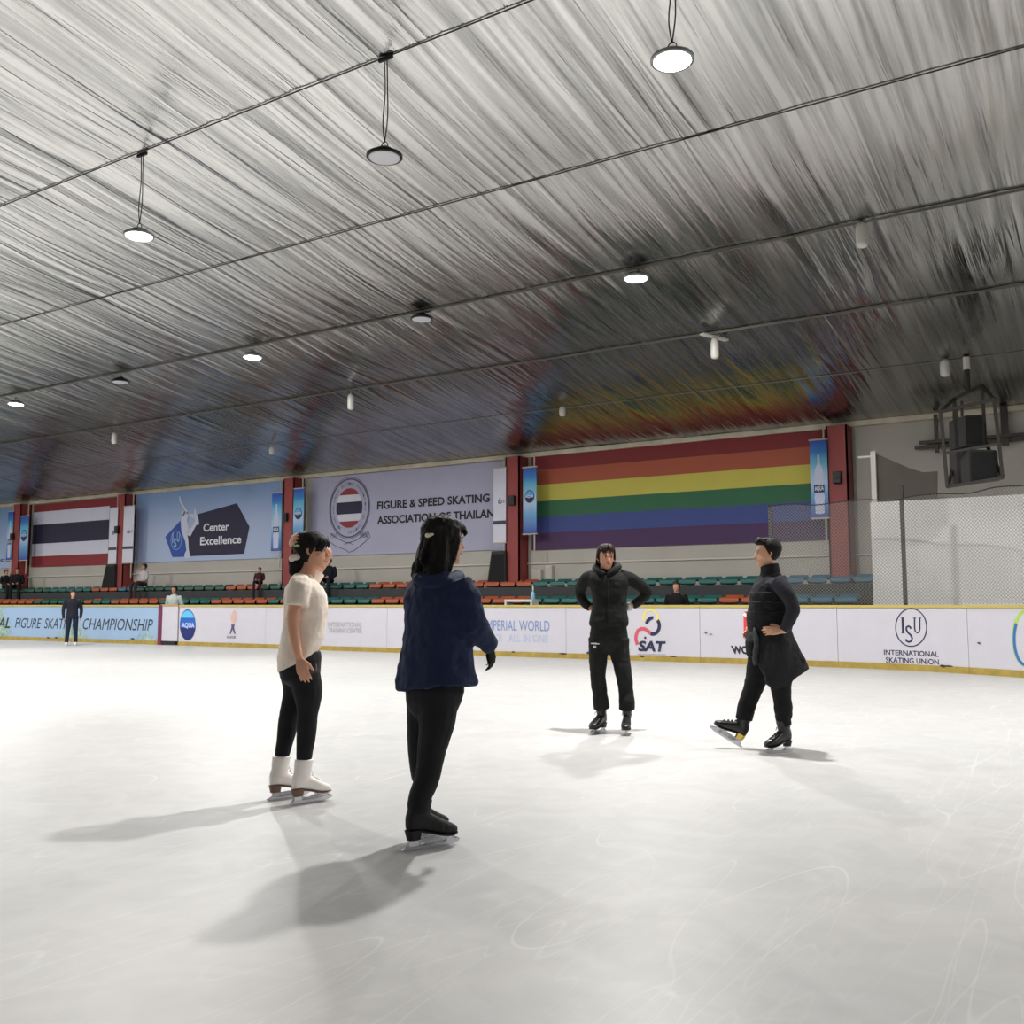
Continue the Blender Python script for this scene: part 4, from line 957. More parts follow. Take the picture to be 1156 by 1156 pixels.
# ---------------------------------------------------------------- 1: skater in the cream shirt
f1 = Fig('woman skater in cream short sleeved shirt and black leggings, hand behind her head', 280, 580, 3.4, 215, 1103)
J = f1.J; SK = skinm('light_skin', (214, 160, 132)); fc = Vector((.96, -.10, 0))
R3 = lambda v, a: Matrix.Rotation(a, 3, 'Z') @ v
hipc = J(188, 585, 0); sn, sf = J(188, 268, -.155), J(200, 262, .15)
bod = B()
torso(bod, [(J(190, 610), Vector((.085, 0, 0)), Vector((0, .12, 0))), (J(190, 560), Vector((.085, 0, 0)), Vector((0, .145, 0))), (J(196, 480), Vector((.085, 0, 0)), Vector((0, .115, 0))), (J(205, 400), Vector((.095, 0, 0)), Vector((0, .125, 0))),
            (J(205, 320), Vector((.10, 0, 0)), Vector((0, .14, 0))), (J(200, 265), Vector((.07, 0, 0)), Vector((0, .12, 0))), (J(203, 240), Vector((.045, 0, 0)), Vector((0, .06, 0)))])
limb(bod, [J(200, 262), J(212, 225), J(222, 190)], [.055, .048, .047], 14)
ch = J(226, 207); PP = head(bod, J(222, 214), fc, Vector((.10, 0, 1)), 1.0)
# near arm hanging
limb(bod, [sn, J(160, 385, -.185), J(166, 470, -.20), J(184, 548, -.20)], [.046, .041, .036, .024], 12, flat=.95)
hand(bod, J(186, 556, -.20), J(214, 640, -.22) - J(186, 556, -.20), Vector((-.25, -1, 0)), -1, .165, .35, .4)
# far arm: elbow forward beside the face, hand behind the head
el = J(291, 147, .17)
limb(bod, [sf, J(254, 205, .19), el], [.046, .040, .036], 12); limb(bod, [el, J(262, 122, .175), J(205, 100, .16), J(145, 104, .09)], [.036, .034, .028, .022], 12)
hand(bod, J(143, 108, .075), Vector((.06, -1, .10)), Vector((-1, -.05, .15)), -1, .165, .5, .7, each=(.45, .5, .55, .6))
# legs inside the leggings
HN, TN, HF, TF = f1.G(158, -.13), f1.G(297, .0), f1.G(68, .03), f1.G(207, .16)
kn, kf = J(222, 765, -.075), J(150, 775, .07); an, af = shin(HN, TN, .22), shin(HF, TF, .22)
limb(bod, [J(195, 610, -.07), kn, an, shin(HN, TN, .18)], [.062, .045, .028, .022], 12); limb(bod, [J(182, 610, .07), kf, af, shin(HF, TF, .18)], [.062, .045, .028, .022], 12)
o = f1.add('body', bod, SK); finish(o, .0048, 3)
P, r, f, u = PP; face_parts(f1, P, r, f, u)
# shirt
b = B()
sh = [(572, 180, .245, .160, 0), (530, 186, .262, .168, 0), (480, 195, .262, .155, 0), (420, 203, .262, .155, 0), (365, 208, .268, .165, 0), (320, 205, .262, .172, 0), (285, 198, .225, .170, 0), (262, 196, .165, .145, 0), (247, 200, .115, .090, 0), (236, 206, .085, .062, 0)]
rows = []
for Y, X, wx, wy, _ in sh:
        rows.append((J(X, Y), Vector((wx / 2, 0, wx * (.27 if Y > 560 else .15 if Y > 500 else 0))), Vector((0, wy, 0))))
torso(b, rows, 24, .3)
limb(b, [J(188, 262, -.10), J(180, 290, -.165), J(172, 356, -.19)], [.060, .072, .070], 14, rnd=False)
limb(b, [J(200, 262, .10), J(222, 245, .165), J(244, 215, .185)], [.060, .070, .064], 14, rnd=False)
o = f1.add('shirt', b, cloth('cream_cotton', (240, 226, 212), 14, .5), label='cream short sleeved shirt with a long back hem'); finish(o, .007, 3, .016, .09)
b = B()
torso(b, [(J(192, 665), Vector((.07, 0, 0)), Vector((0, .11, 0))), (J(190, 640), Vector((.118, 0, 0)), Vector((0, .150, 0))), (J(187, 600), Vector((.128, 0, 0)), Vector((0, .165, 0))), (J(192, 560), Vector((.125, 0, 0)), Vector((0, .16, 0))), (J(205, 530), Vector((.098, 0, 0)), Vector((0, .14, 0)))], 20)
limb(b, [J(207, 620, -.08), J(222, 690, -.08), kn, J(218, 850, -.07), shin(HN, TN, .25, k=.93)], [.098, .090, .064, .060, .043], 14)
limb(b, [J(172, 620, .08), J(178, 690, .08), kf, J(140, 850, .08), shin(HF, TF, .25, k=.93)], [.098, .088, .062, .058, .042], 14)
LEG = cloth('black_leggings', (24, 25, 30), 18, .25, .75); o = f1.add('leggings', b, LEG); finish(o, .007, 4, .006, .07)
b = B(); bar(b, J(252, 576, -.158), J(254, 596, -.162), .008, .003); f1.add('leggings_logo', b, mat('white_print_mark', (210, 210, 210), .5), o, False, 'small white mark on the hip')
# hair
b = B(); hair_shell(b, P, r, f, u, front=.150, back=.035, side=.10, puff=.014)
limb(b, [P(0, .03, .215), P(.0, .085, .185), P(-.01, .105, .155), P(-.02, .106, .132)], [.030, .026, .018, .006], 10, flat=.6)
for s in (-1, 1):
    for q in range(3): limb(b, [P(.03 * s, .05, .20), P((.048 + .006 * q) * s, .09 - .012 * q, .17), P((.058 + .004 * q) * s, .078 - .014 * q, .125), P((.060 + .004 * q) * s, .066 - .016 * q, .10)], [.016, .012, .008, .002], 7)
limb(b, [P(0, -.075, .075), P(0, -.105, .045), J(160, 195, .0), J(155, 225, .0), J(156, 246, 0)], [.040, .034, .036, .032, .012], 12)
limb(b, [P(0, -.055, .06), P(0, -.05, .02), P(0, -.055, -.01)], [.045, .034, .015], 12)
o = f1.add('hair', b, HAIR, label='black hair with fringe and low ponytail'); finish(o, .005, 2, .007, .025)
b = B(); cc = J(160, 168, -.01)
for q in range(9):
    a = q * 2 * math.pi / 9; ball(b, cc + Vector((math.cos(a) * .02, math.sin(a) * .034, math.sin(a * 2) * .008 + math.cos(a) * .016)), .021, seg=8)
o = f1.add('hair_scrunchie', b, cloth('white_scrunchie', (232, 216, 210), 30), label='white scrunchie'); finish(o, .005, 2)
b = B(); ca = J(166, 126, -.075)
for q in range(12):
    pass
tube(b, [ca + Vector((math.cos(q * .6) * .014, -.005 + math.sin(q * .6) * .016, .003 * math.sin(q))) for q in range(11)], .0045, 6); f1.add('hair_tie', b, mat('green_tie', (150, 190, 110), .5), label='pale green hair tie at the fingers')
WB = mat('white_skate_leather', (242, 236, 230), .35, spec=.6); WH = mat('brown_stacked_heel', (112, 84, 64), .5)
lc = mat('white_laces', (235, 232, 228), .6)
skate(f1, HN, TN, WB, WH, STEEL, 'white near skate', laces=lc, top=.285, k=.93)
skate(f1, HF, TF, WB, WH, STEEL, 'white far skate', laces=lc, top=.285, k=.93)
for q, w in ((HN, TN), (HF, TF)):
    b = B(); limb(b, [shin(q, w, .22), shin(q, w, .262)], [.040, .039], 14, rnd=False); f1.add('sock_cuff', b, cloth('pale_sock', (214, 200, 190)))

# ---------------------------------------------------------------- 2: woman in the navy jacket, seen from behind
f2 = Fig('long haired woman in navy hooded jacket and black leggings seen from behind', 420, 570, 2.89, 190, 1112)
J = f2.J; fc = Vector((.80, .60, 0)).normalized(); rv = Vector((.60, -.80, 0)); fv = fc
bod = B()
T = lambda X, Y, hw, hd, w=0: (J(X, Y, w), rv * hw, fv * hd)
torso(bod, [T(195, 650, .15, .11), T(200, 560, .15, .11), T(205, 450, .12, .09), T(210, 350, .14, .10), T(213, 265, .12, .07), T(213, 225, .06, .05)])
limb(bod, [J(212, 240), J(222, 205), J(226, 180)], [.052, .046, .046], 14)
PP = head(bod, J(228, 192), Vector((.93, .36, 0)), UPV, 1.0)
sR, sL = J(262, 285, -.10), J(162, 285, .12)
eR, wR = J(325, 385, -.10), J(382, 466, .05)
limb(bod, [sR, eR, wR], [.035, .036, .025], 12); hand(bod, wR, J(394, 500, .08) - wR, Vector((.7, -.6, .2)), -1, .15, .55, .5)
eL, wL = J(150, 390, .24), J(215, 450, .32)
limb(bod, [sL, eL, wL], [.035, .036, .025], 12); hand(bod, wL, Vector((.8, .3, -.3)), Vector((0, .6, .8)), -1, .15, .5, .5)
HN, TN, HF, TF = f2.G(98, -.13), f2.G(284, .03), f2.G(118, .07), f2.G(252, .27)
hR, hL = J(218, 640, -.06), J(172, 640, .07); kR, kL = J(193, 800, -.04), J(160, 800, .08); aR, aL = shin(HN, TN, .22), shin(HF, TF, .22)
limb(bod, [hR, kR, aR, shin(HN, TN, .18)], [.07, .05, .028, .022], 12); limb(bod, [hL, kL, aL, shin(HF, TF, .18)], [.07, .05, .028, .022], 12)
o = f2.add('body', bod, SK); finish(o, .0055, 3)
P, r, f, u = PP; face_parts(f2, P, r, f, u)
b = B()
torso(b, [(J(205, 602), rv * .235 + Vector((0, 0, .026)), fv * .175), (J(206, 560), rv * .222 + Vector((0, 0, .012)), fv * .165), (J(209, 500), rv * .20, fv * .16), (J(210, 430), rv * .190, fv * .155), (J(211, 360), rv * .195, fv * .155), (J(211, 300), rv * .205, fv * .15),
          (J(212, 262), rv * .20, fv * .125), (J(214, 238), rv * .155, fv * .095), (J(214, 222), rv * .09, fv * .075)], 24, .25)
limb(b, [J(272, 262, -.12), J(300, 310, -.13), J(330, 388, -.11), J(362, 432, -.02), J(388, 463, .05)], [.074, .078, .070, .060, .048], 14, rnd=False)
limb(b, [J(160, 262, .14), J(146, 330, .20), eL, J(190, 435, .30), wL], [.074, .076, .066, .058, .046], 14, rnd=False)
NV = cloth('navy_jacket_cloth', (30, 40, 70), 11, .8, .8); o = f2.add('jacket', b, NV, label='navy flared hip length jacket'); finish(o, .008, 3, .036, .10)
b = B()
limb(b, [J(178, 212, .10), J(152, 226, .02), J(152, 240, -.07), J(185, 252, -.13), J(235, 250, -.135), J(272, 238, -.06), J(280, 222, .03)], [.032, .042, .050, .056, .05, .040, .028], 12, flat=.6)
limb(b, [J(165, 230, .0), J(200, 270, -.115), J(230, 240, -.10)], [.05, .062, .05], 12, flat=.5)
o = f2.add('hood', b, NV, label='folded navy hood'); finish(o, .008, 3, .014, .07)
b = B(); d_ = (J(390, 466, .05) - J(378, 450, .04)).normalized(); limb(b, [J(380, 456, .035), J(392, 470, .055)], [.046, .044], 14, rnd=False); f2.add('cuff', b, cloth('grey_cuff', (96, 98, 112)), label='grey sleeve cuff')
b = B(); hand(b, J(386, 470, .055), J(394, 505, .08) - wR, Vector((.7, -.6, .2)), -1, .175, .6, .5); o = f2.add('glove', b, cloth('black_glove', (20, 20, 22)), label='black glove'); finish(o, .005, 2)
b = B()
torso(b, [T(196, 720, .07, .06), T(196, 680, .13, .10), T(197, 650, .150, .12), T(200, 610, .165, .125), T(205, 540, .16, .12)], 20)
limb(b, [J(216, 640, -.05), J(208, 720, -.05), kR, J(178, 890, -.05), shin(HN, TN, .26), shin(HN, TN, .20)], [.10, .090, .072, .062, .058, .055], 14)
limb(b, [J(168, 640, .07), J(166, 720, .08), J(158, 800, .09), J(162, 890, .12), shin(HF, TF, .28), shin(HF, TF, .20)], [.10, .090, .072, .064, .052, .050], 14)
o = f2.add('leggings', b, LEG); finish(o, .007, 4, .006, .07)
b = B(); hair_shell(b, P, r, f, u, front=.160, back=-.01, side=.0, puff=.020)
random.seed(11)
for q in range(44):      # shoulder length hair falling down the back
    a = math.radians(random.uniform(95, 275)); ca, sa = math.sin(a), math.cos(a)
    z0 = random.uniform(.13, .19); L_ = random.uniform(.20, .31)
    p0 = P(ca * .072, sa * .09 - .008, z0); p1 = P(ca * .092, sa * .105 - .01, z0 - L_ * .45)
    p2 = P(ca * (.10 + random.uniform(0, .02)), sa * (.115 + random.uniform(0, .02)) - .02, z0 - L_ * .8); p3 = P(ca * .10 + random.uniform(-.02, .02), sa * .115 - .03, z0 - L_)
    limb(b, [p0, p1, p2, p3], [.018, .020, .016, .005], 6)
for q in range(6): limb(b, [P(-.07 + .004 * q, .03 - .02 * q, .17), P(-.082, .02 - .02 * q, .10), P(-.078, .005 - .02 * q, .03), P(-.075, -.01 - .02 * q, -.06)], [.018, .017, .014, .005], 6)
for q in range(6): limb(b, [P(.06 + .004 * q, .045 - .02 * q, .17), P(.080, .040 - .02 * q, .10), P(.078, .025 - .02 * q, .03), P(.075, .0 - .02 * q, -.06)], [.018, .017, .014, .005], 6)
for s in (-1, 1): limb(b, [P(.0, .07, .205), P(.02 * s, .10, .18), P(.035 * s, .103, .155), P(.045 * s, .092, .135)], [.02, .018, .012, .004], 7)
o = f2.add('hair', b, HAIR, label='long loose black hair'); finish(o, .006, 1, .012, .02)
b = B(); hc = J(181, 100, -.10); ball(b, J(172, 102, -.095), .012, seg=8); limb(b, [J(174, 103, -.10), J(190, 99, -.115)], [.011, .007], 8); f2.add('hair_clip', b, mat('cream_clip', (226, 220, 180), .35), label='small cream hair clip')
BBK = mat('black_skate_cover', (16, 16, 18), .75, bump=.3, bs=40, var=.1)
skate(f2, HN, TN, BBK, BBK, STEEL, 'black covered near skate', top=.24)
skate(f2, HF, TF, BBK, BBK, STEEL, 'black covered far skate', top=.24)

# ---------------------------------------------------------------- 3: man with hands on hips
f3 = Fig('young man in black tracksuit facing the camera with both hands on his hips', 620, 590, 4.62, 325, 1098)
J = f3.J; fc = Vector((.12, -1, 0)).normalized()
bod = B(); SK3 = skinm('warm_skin', (206, 150, 122))
U = lambda X, Y, hw, hd, w=0: (J(X, Y, w), Vector((hw, 0, 0)), Vector((0, hd, 0)))
torso(bod, [U(320, 600, .14, .10), U(320, 500, .135, .095), U(320, 400, .13, .095), U(315, 330, .14, .09), U(308, 285, .13, .07), U(305, 255, .06, .05)])
limb(bod, [J(305, 262), J(303, 238), J(304, 215, -.01)], [.058, .052, .050], 14)
PP = head(bod, J(303, 247, -.005), Vector((.30, -1, 0)), UPV, 1.02)
sl, sr = J(205, 278, .02), J(405, 275, .02); el_, er = J(148, 362, .13), J(535, 362, .13); wl, wr_ = J(215, 445, .06), J(425, 440, .07)
limb(bod, [sl, el_ + Vector((.025, 0, 0)), wl], [.035, .040, .028], 12); limb(bod, [sr, er - Vector((.025, 0, 0)), wr_], [.035, .040, .028], 12)
hand(bod, wl, Vector((.55, .25, -.35)), Vector((-.5, .2, .8)), 1, .18, .5, .6); hand(bod, wr_, Vector((-.75, .25, -.3)), Vector((.5, .2, .8)), -1, .18, .5, .6)
HN, TN, HF, TF = f3.G(298, .08), f3.G(222, -.155), f3.G(414, .08), f3.G(398, -.18)
al, ar = shin(HN, TN, .22), shin(HF, TF, .22)
limb(bod, [J(270, 620), J(258, 790, -.02), al, shin(HN, TN, .18)], [.075, .055, .030, .022], 12); limb(bod, [J(365, 620), J(395, 790, -.02), ar, shin(HF, TF, .18)], [.075, .055, .030, .022], 12)
o = f3.add('body', bod, SK3); finish(o, .0055, 3)
P, r, f, u = PP; face_parts(f3, P, r, f, u)
b = B()
torso(b, [U(316, 545, .180, .12), U(316, 525, .186, .13), U(318, 480, .172, .125), U(320, 430, .158, .12), U(320, 380, .165, .12), U(318, 330, .182, .12), U(312, 300, .195, .115), U(308, 278, .178, .10), U(305, 258, .125, .085), U(304, 240, .08, .075)], 24, .3)
limb(b, [J(235, 285, .01), J(190, 305, .05), el_ + Vector((.02, 0, .0)), J(178, 410, .10), J(218, 447, .06)], [.074, .066, .054, .050, .040], 14, rnd=False)
limb(b, [J(380, 282, .01), J(445, 302, .05), er - Vector((.02, 0, 0)), J(495, 400, .11), J(445, 432, .08)], [.074, .066, .054, .050, .040], 14, rnd=False)
BH_ = cloth('black_hoodie_cloth', (26, 28, 27), 18, .4); o = f3.add('hoodie', b, BH_, label='black zipped hoodie'); finish(o, .008, 3, .016, .10)
b = B(); bar(b, J(316, 300, -.128), J(318, 540, -.142), .008, .006, Vector((0, 1, 0))); f3.add('zip', b, mat('dark_zip', (52, 54, 54), .4, .4), o, False)
b = B(); limb(b, [J(290, 268, -.10), J(262, 250, -.06), J(248, 240, .03), J(265, 228, .085), J(305, 222, .10), J(350, 222, .085), J(370, 232, .03), J(352, 246, -.06), J(318, 268, -.10)], [.020, .030, .036, .042, .042, .042, .036, .030, .020], 12)
o = f3.add('hood', b, BH_); finish(o, .007, 3, .012, .06)
b = B(); limb(b, [J(432, 440, .075), J(412, 445, .065)], [.042, .036], 12, rnd=False); f3.add('cuff', b, mat('white_cuff', (205, 205, 205), .6), label='white cuff at the left wrist')
b = B()
torso(b, [U(316, 690, .05, .05), U(316, 660, .12, .09), U(316, 625, .172, .115), U(316, 590, .178, .12), U(316, 535, .165, .115)], 20, .3)
limb(b, [J(263, 610), J(258, 680), J(256, 800, -.02), J(264, 890), shin(HN, TN, .30), shin(HN, TN, .225)], [.10, .092, .074, .070, .074, .076], 14, rnd=False)
limb(b, [J(368, 610), J(374, 690), J(394, 800, -.02), J(404, 890), shin(HF, TF, .30), shin(HF, TF, .225)], [.10, .092, .076, .070, .074, .076], 14, rnd=False)
PT3 = cloth('black_track_cloth', (28, 29, 29), 20, .35); o = f3.add('trousers', b, PT3, label='black tracksuit trousers with white leg marks'); finish(o, .008, 3, .014, .08)
wmk = mat('white_print_mark', (210, 210, 210), .5)
def mark(fig, par, pts, label=None):
    for p, w, h in pts:
        b = B(); box(b, (p.x - w / 2, p.y - .003, p.z - h / 2), (p.x + w / 2, p.y, p.z + h / 2)); fig.add('printed_mark', b, wmk, par, False)
mark(f3, o, [(J(236, 632, -.105), .055, .012), (J(250, 634, -.108), .05, .010), (J(240, 650, -.108), .028, .022)])
mark(f3, o, [(J(420, 760 + q * 34, -.058), .008, .045) for q in range(6)])
b = B(); hair_shell(b, P, r, f, u, 1.02, front=.170, back=.035, side=.085, puff=.010)
random.seed(5)
for q in range(46):
    a = math.radians(random.uniform(-80, 260)); ca, sa = math.sin(a), math.cos(a)
    z0 = random.uniform(.19, .225); zl = random.uniform(.135, .165) if sa > .5 else (random.uniform(.07, .12) if sa > -.1 else random.uniform(.02, .08))
    limb(b, [P(ca * .02, sa * .02, z0 + .01), P(ca * .060, sa * .078, z0 - .006), P(ca * .080, sa * .103, (z0 + zl) / 2 + .01), P(ca * .082 + random.uniform(-.02, .02), sa * .106, zl)], [.012, .014, .010, .003], 6)
HB = mat('brown_black_hair', (38, 27, 22), .6, var=.4, vs=40, bump=.35, bs=70, spec=.22)
o = f3.add('hair', b, HB, label='tousled dark brown hair'); finish(o, .005, 1, .006, .02)
BS = mat('black_skate_leather', (18, 18, 20), .35, spec=.5); blk = mat('black_laces', (30, 30, 32), .6)
skate(f3, HN, TN, BS, BS, STEEL, 'black skate', top=.27, laces=blk, k=.95)
skate(f3, HF, TF, BS, BS, STEEL, 'black skate', top=.27, laces=blk, k=.95)

# ---------------------------------------------------------------- 4: man in the dark vest
f4 = Fig('man in dark padded vest, jacket tied round his waist, one heel resting on ice', 790, 590, 4.13, 330, 1066)
J = f4.J; fc = Vector((-.95, -.30, 0)).normalized(); fv = fc; rv = fc.cross(UPV)   # rv = his right side (away from the camera)
bod = B(); SK4 = skinm('fair_skin', (216, 166, 134))
T = lambda X, Y, hd, hw, w=0: (J(X, Y, w), fv * hd, rv * hw)
torso(bod, [T(345, 610, .11, .14), T(342, 520, .11, .14), T(345, 430, .105, .13), T(350, 350, .11, .15), T(355, 285, .07, .12), T(355, 245, .05, .06)])
limb(bod, [J(352, 250), J(345, 215), J(345, 185)], [.058, .054, .052], 14)
PP = head(bod, J(340, 208), Vector((-1, -.22, 0)), Vector((.06, 0, 1)), 1.0)
sN, sF = J(392, 270, -.16), J(335, 275, .17); eN, wN = J(452, 400, -.20), J(405, 505, -.20)
limb(bod, [sN, eN, wN], [.035, .04, .028], 12); hand(bod, J(398, 503, -.195), Vector((-1, -.05, -.02)), Vector((-.1, -1, .35)), 1, .175, .22, .3, each=(.2, .25, .3, .4))
eF, wF = J(330, 400, .26), J(275, 495, .18)
limb(bod, [sF, eF, wF], [.035, .04, .028], 12); hand(bod, wF, Vector((-.7, -.3, -.5)), Vector((-.2, .8, .4)), -1, .175, .3, .3)
HN, TN = f4.G(436, .02), f4.G(322, -.15); hp, tp_ = J(190, 1066, .11), J(50, 985, .06); TT = hp + (tp_ - hp).normalized() * .29; UT = Vector((.30, 0, 1))
kF, aF = J(244, 790, .10), shin(hp, TT, .22, up=UT); kN, aN = J(388, 800, -.07), shin(HN, TN, .22)
limb(bod, [J(300, 610, .08), kF, aF, shin(hp, TT, .18, up=UT)], [.085, .055, .030, .022], 12); limb(bod, [J(372, 610, -.08), kN, aN, shin(HN, TN, .18)], [.085, .055, .030, .022], 12)
o = f4.add('body', bod, SK4); finish(o, .0052, 3)
P, r, f, u = PP; face_parts(f4, P, r, f, u)
SH = cloth('charcoal_sleeve_cloth', (44, 45, 52), 22, .35); b = B()
torso(b, [T(342, 505, .125, .155), T(345, 430, .125, .15), T(350, 340, .13, .165), T(355, 285, .115, .175), T(355, 250, .08, .10)], 20, .3)
limb(b, [J(386, 278, -.14), J(418, 325, -.19), eN, J(432, 455, -.21), J(404, 505, -.20)], [.076, .064, .056, .050, .042], 14, rnd=False)
limb(b, [J(340, 275, .15), J(335, 340, .22), eF, J(300, 455, .23), wF], [.080, .072, .060, .052, .042], 14, rnd=False)
o = f4.add('sweater', b, SH, label='charcoal long sleeved top'); finish(o, .007, 3, .012, .08)
VE = cloth('black_vest_cloth', (30, 31, 34), 26, .4); b = B()
torso(b, [T(342, 512, .165, .168), T(340, 490, .178, .172), T(340, 440, .180, .172), T(344, 390, .170, .168), T(349, 340, .165, .165), T(353, 300, .148, .155), T(355, 268, .12, .135), T(354, 245, .085, .095)], 24, .3)
limb(b, [J(352, 248), J(350, 222), J(346, 196)], [.085, .076, .074], 16, rnd=False)
o = f4.add('vest', b, VE, label='dark padded vest with high collar'); finish(o, .007, 3, .014, .06)
for q, (y0, hh) in enumerate(((330, .172), (375, .176), (420, .183), (465, .186))):   # quilting seams
    b = B(); n = 30; cc, A, Bv = J(343 + (6 if y0 < 350 else 0), y0), fv * (hh + .0), rv * .176
    tube(b, [cc + A * math.cos(i * 2 * math.pi / n) + Bv * math.sin(i * 2 * math.pi / n) for i in range(n + 1)], .004, 5); f4.add('quilting_seam', b, mat('seam_dark', (14, 14, 16), .8), o)
TR = cloth('black_trouser_cloth', (22, 23, 25), 20, .35); b = B()
torso(b, [T(340, 640, .14, .155), T(340, 590, .15, .165), T(342, 520, .145, .16)], 20, .3)
limb(b, [J(300, 600, .08), J(280, 700, .09), J(250, 790, .10), J(222, 860, .11), shin(hp, TT, .22, up=UT)], [.11, .10, .078, .074, .070], 14, rnd=False)
limb(b, [J(368, 600, -.08), J(380, 700, -.08), J(388, 800, -.07), J(396, 890, -.06), shin(HN, TN, .30), shin(HN, TN, .21)], [.115, .10, .078, .070, .064, .060], 14, rnd=False)
o = f4.add('trousers', b, TR); finish(o, .008, 3, .016, .08)
# jacket tied round the waist
JK = cloth('black_tied_jacket', (34, 35, 38), 16, .5); b = B()
wq = J(343, 512); n = 28; top, bot, mid = [], [], []
for i in range(n):
    a = 2 * math.pi * i / n; ca, sa = math.cos(a), math.sin(a)      # ca=1 front
    d = (fv * ca * .170 + rv * sa * .178)
    dm = (fv * ca * (.20 if ca > 0 else .27) + rv * sa * .205); back = max(0, -ca)
    near = max(0, -sa)
    lz_ = .12 + .10 * back + .06 * near
    top.append(b.verts.new(wq + d + Vector((0, 0, .01)))); mid.append(b.verts.new(wq + dm * .98 - Vector((0, 0, .16 + .06 * back))))
    if ca > .55: bb = wq + fv * ca * .19 + rv * sa * .20 - Vector((0, 0, .20))
    else: bb = wq + fv * ca * (.24 + .07 * back) + rv * sa * .215 - Vector((0, 0, .27 + .03 * back + .20 * near * (1 - back)))
    bot.append(b.verts.new(bb))
for A_, Bq in ((top, mid), (mid, bot)):
    for i in range(n): b.faces.new((A_[i], A_[(i + 1) % n], Bq[(i + 1) % n], Bq[i]))
b.faces.new(top); b.faces.new(list(reversed(bot)))
# sharp rear corner
limb(b, [J(400, 500, .0), J(455, 590, -.02), J(508, 662, -.02)], [.07, .09, .012], 12, flat=.45); limb(b, [J(400, 560, -.06), J(450, 650, -.06), J(505, 668, -.03)], [.09, .075, .012], 12, flat=.5)
limb(b, [J(390, 560, -.08), J(405, 680, -.08), J(410, 770, -.06)], [.11, .10, .055], 14, flat=.8); limb(b, [J(450, 640, -.05), J(428, 720, -.06), J(412, 775, -.06)], [.08, .06, .03], 12, flat=.6)
limb(b, [J(340, 540, -.15), J(335, 620, -.15), J(335, 730, -.12)], [.06, .085, .07], 12, flat=.6)
limb(b, [J(262, 522, -.10), J(245, 560, -.12), J(242, 610, -.12)], [.045, .06, .035], 12, flat=.6)
o = f4.add('tied_jacket', b, JK, label='black jacket tied round the waist hanging to the thighs'); finish(o, .008, 3, .02, .08)
b = B(); limb(b, [J(270, 505, -.13), J(276, 560, -.15), J(270, 620, -.15), J(268, 645, -.14)], [.035, .052, .05, .045], 12, flat=.5)
o = f4.add('jacket_sleeve', b, cloth('olive_grey_sleeve', (58, 62, 60), 16, .5), label='olive grey sleeve knot hanging in front'); finish(o, .007, 3, .012, .06)
b = B(); hair_shell(b, P, r, f, u, front=.175, back=.055, side=.105, puff=.014)
random.seed(9)
for q in range(34):
    a = math.radians(random.uniform(-70, 250)); ca, sa = math.sin(a), math.cos(a); z0 = random.uniform(.2, .225)
    limb(b, [P(ca * .03, sa * .04 - .01, z0), P(ca * .055, sa * .075 + .0, z0 + .012), P(ca * .074, sa * .10, z0 - .012)], [.016, .015, .004], 6)
for q in range(6): limb(b, [P(-.035 + .014 * q, .03, .225), P(-.035 + .014 * q, .075, .222), P(-.035 + .014 * q, .100, .20)], [.016, .015, .005], 6)
o = f4.add('hair', b, HAIR, label='short black hair brushed up'); finish(o, .005, 1, .006, .02)
skate(f4, HN, TN, BS, BS, STEEL, 'black skate flat on the ice', top=.27, laces=blk, k=.95)
skate(f4, hp, TT, BS, GOLD, STEEL, 'black skate tipped up on its heel', top=.28, m_sole=BS, laces=blk, up=UT, k=.98)

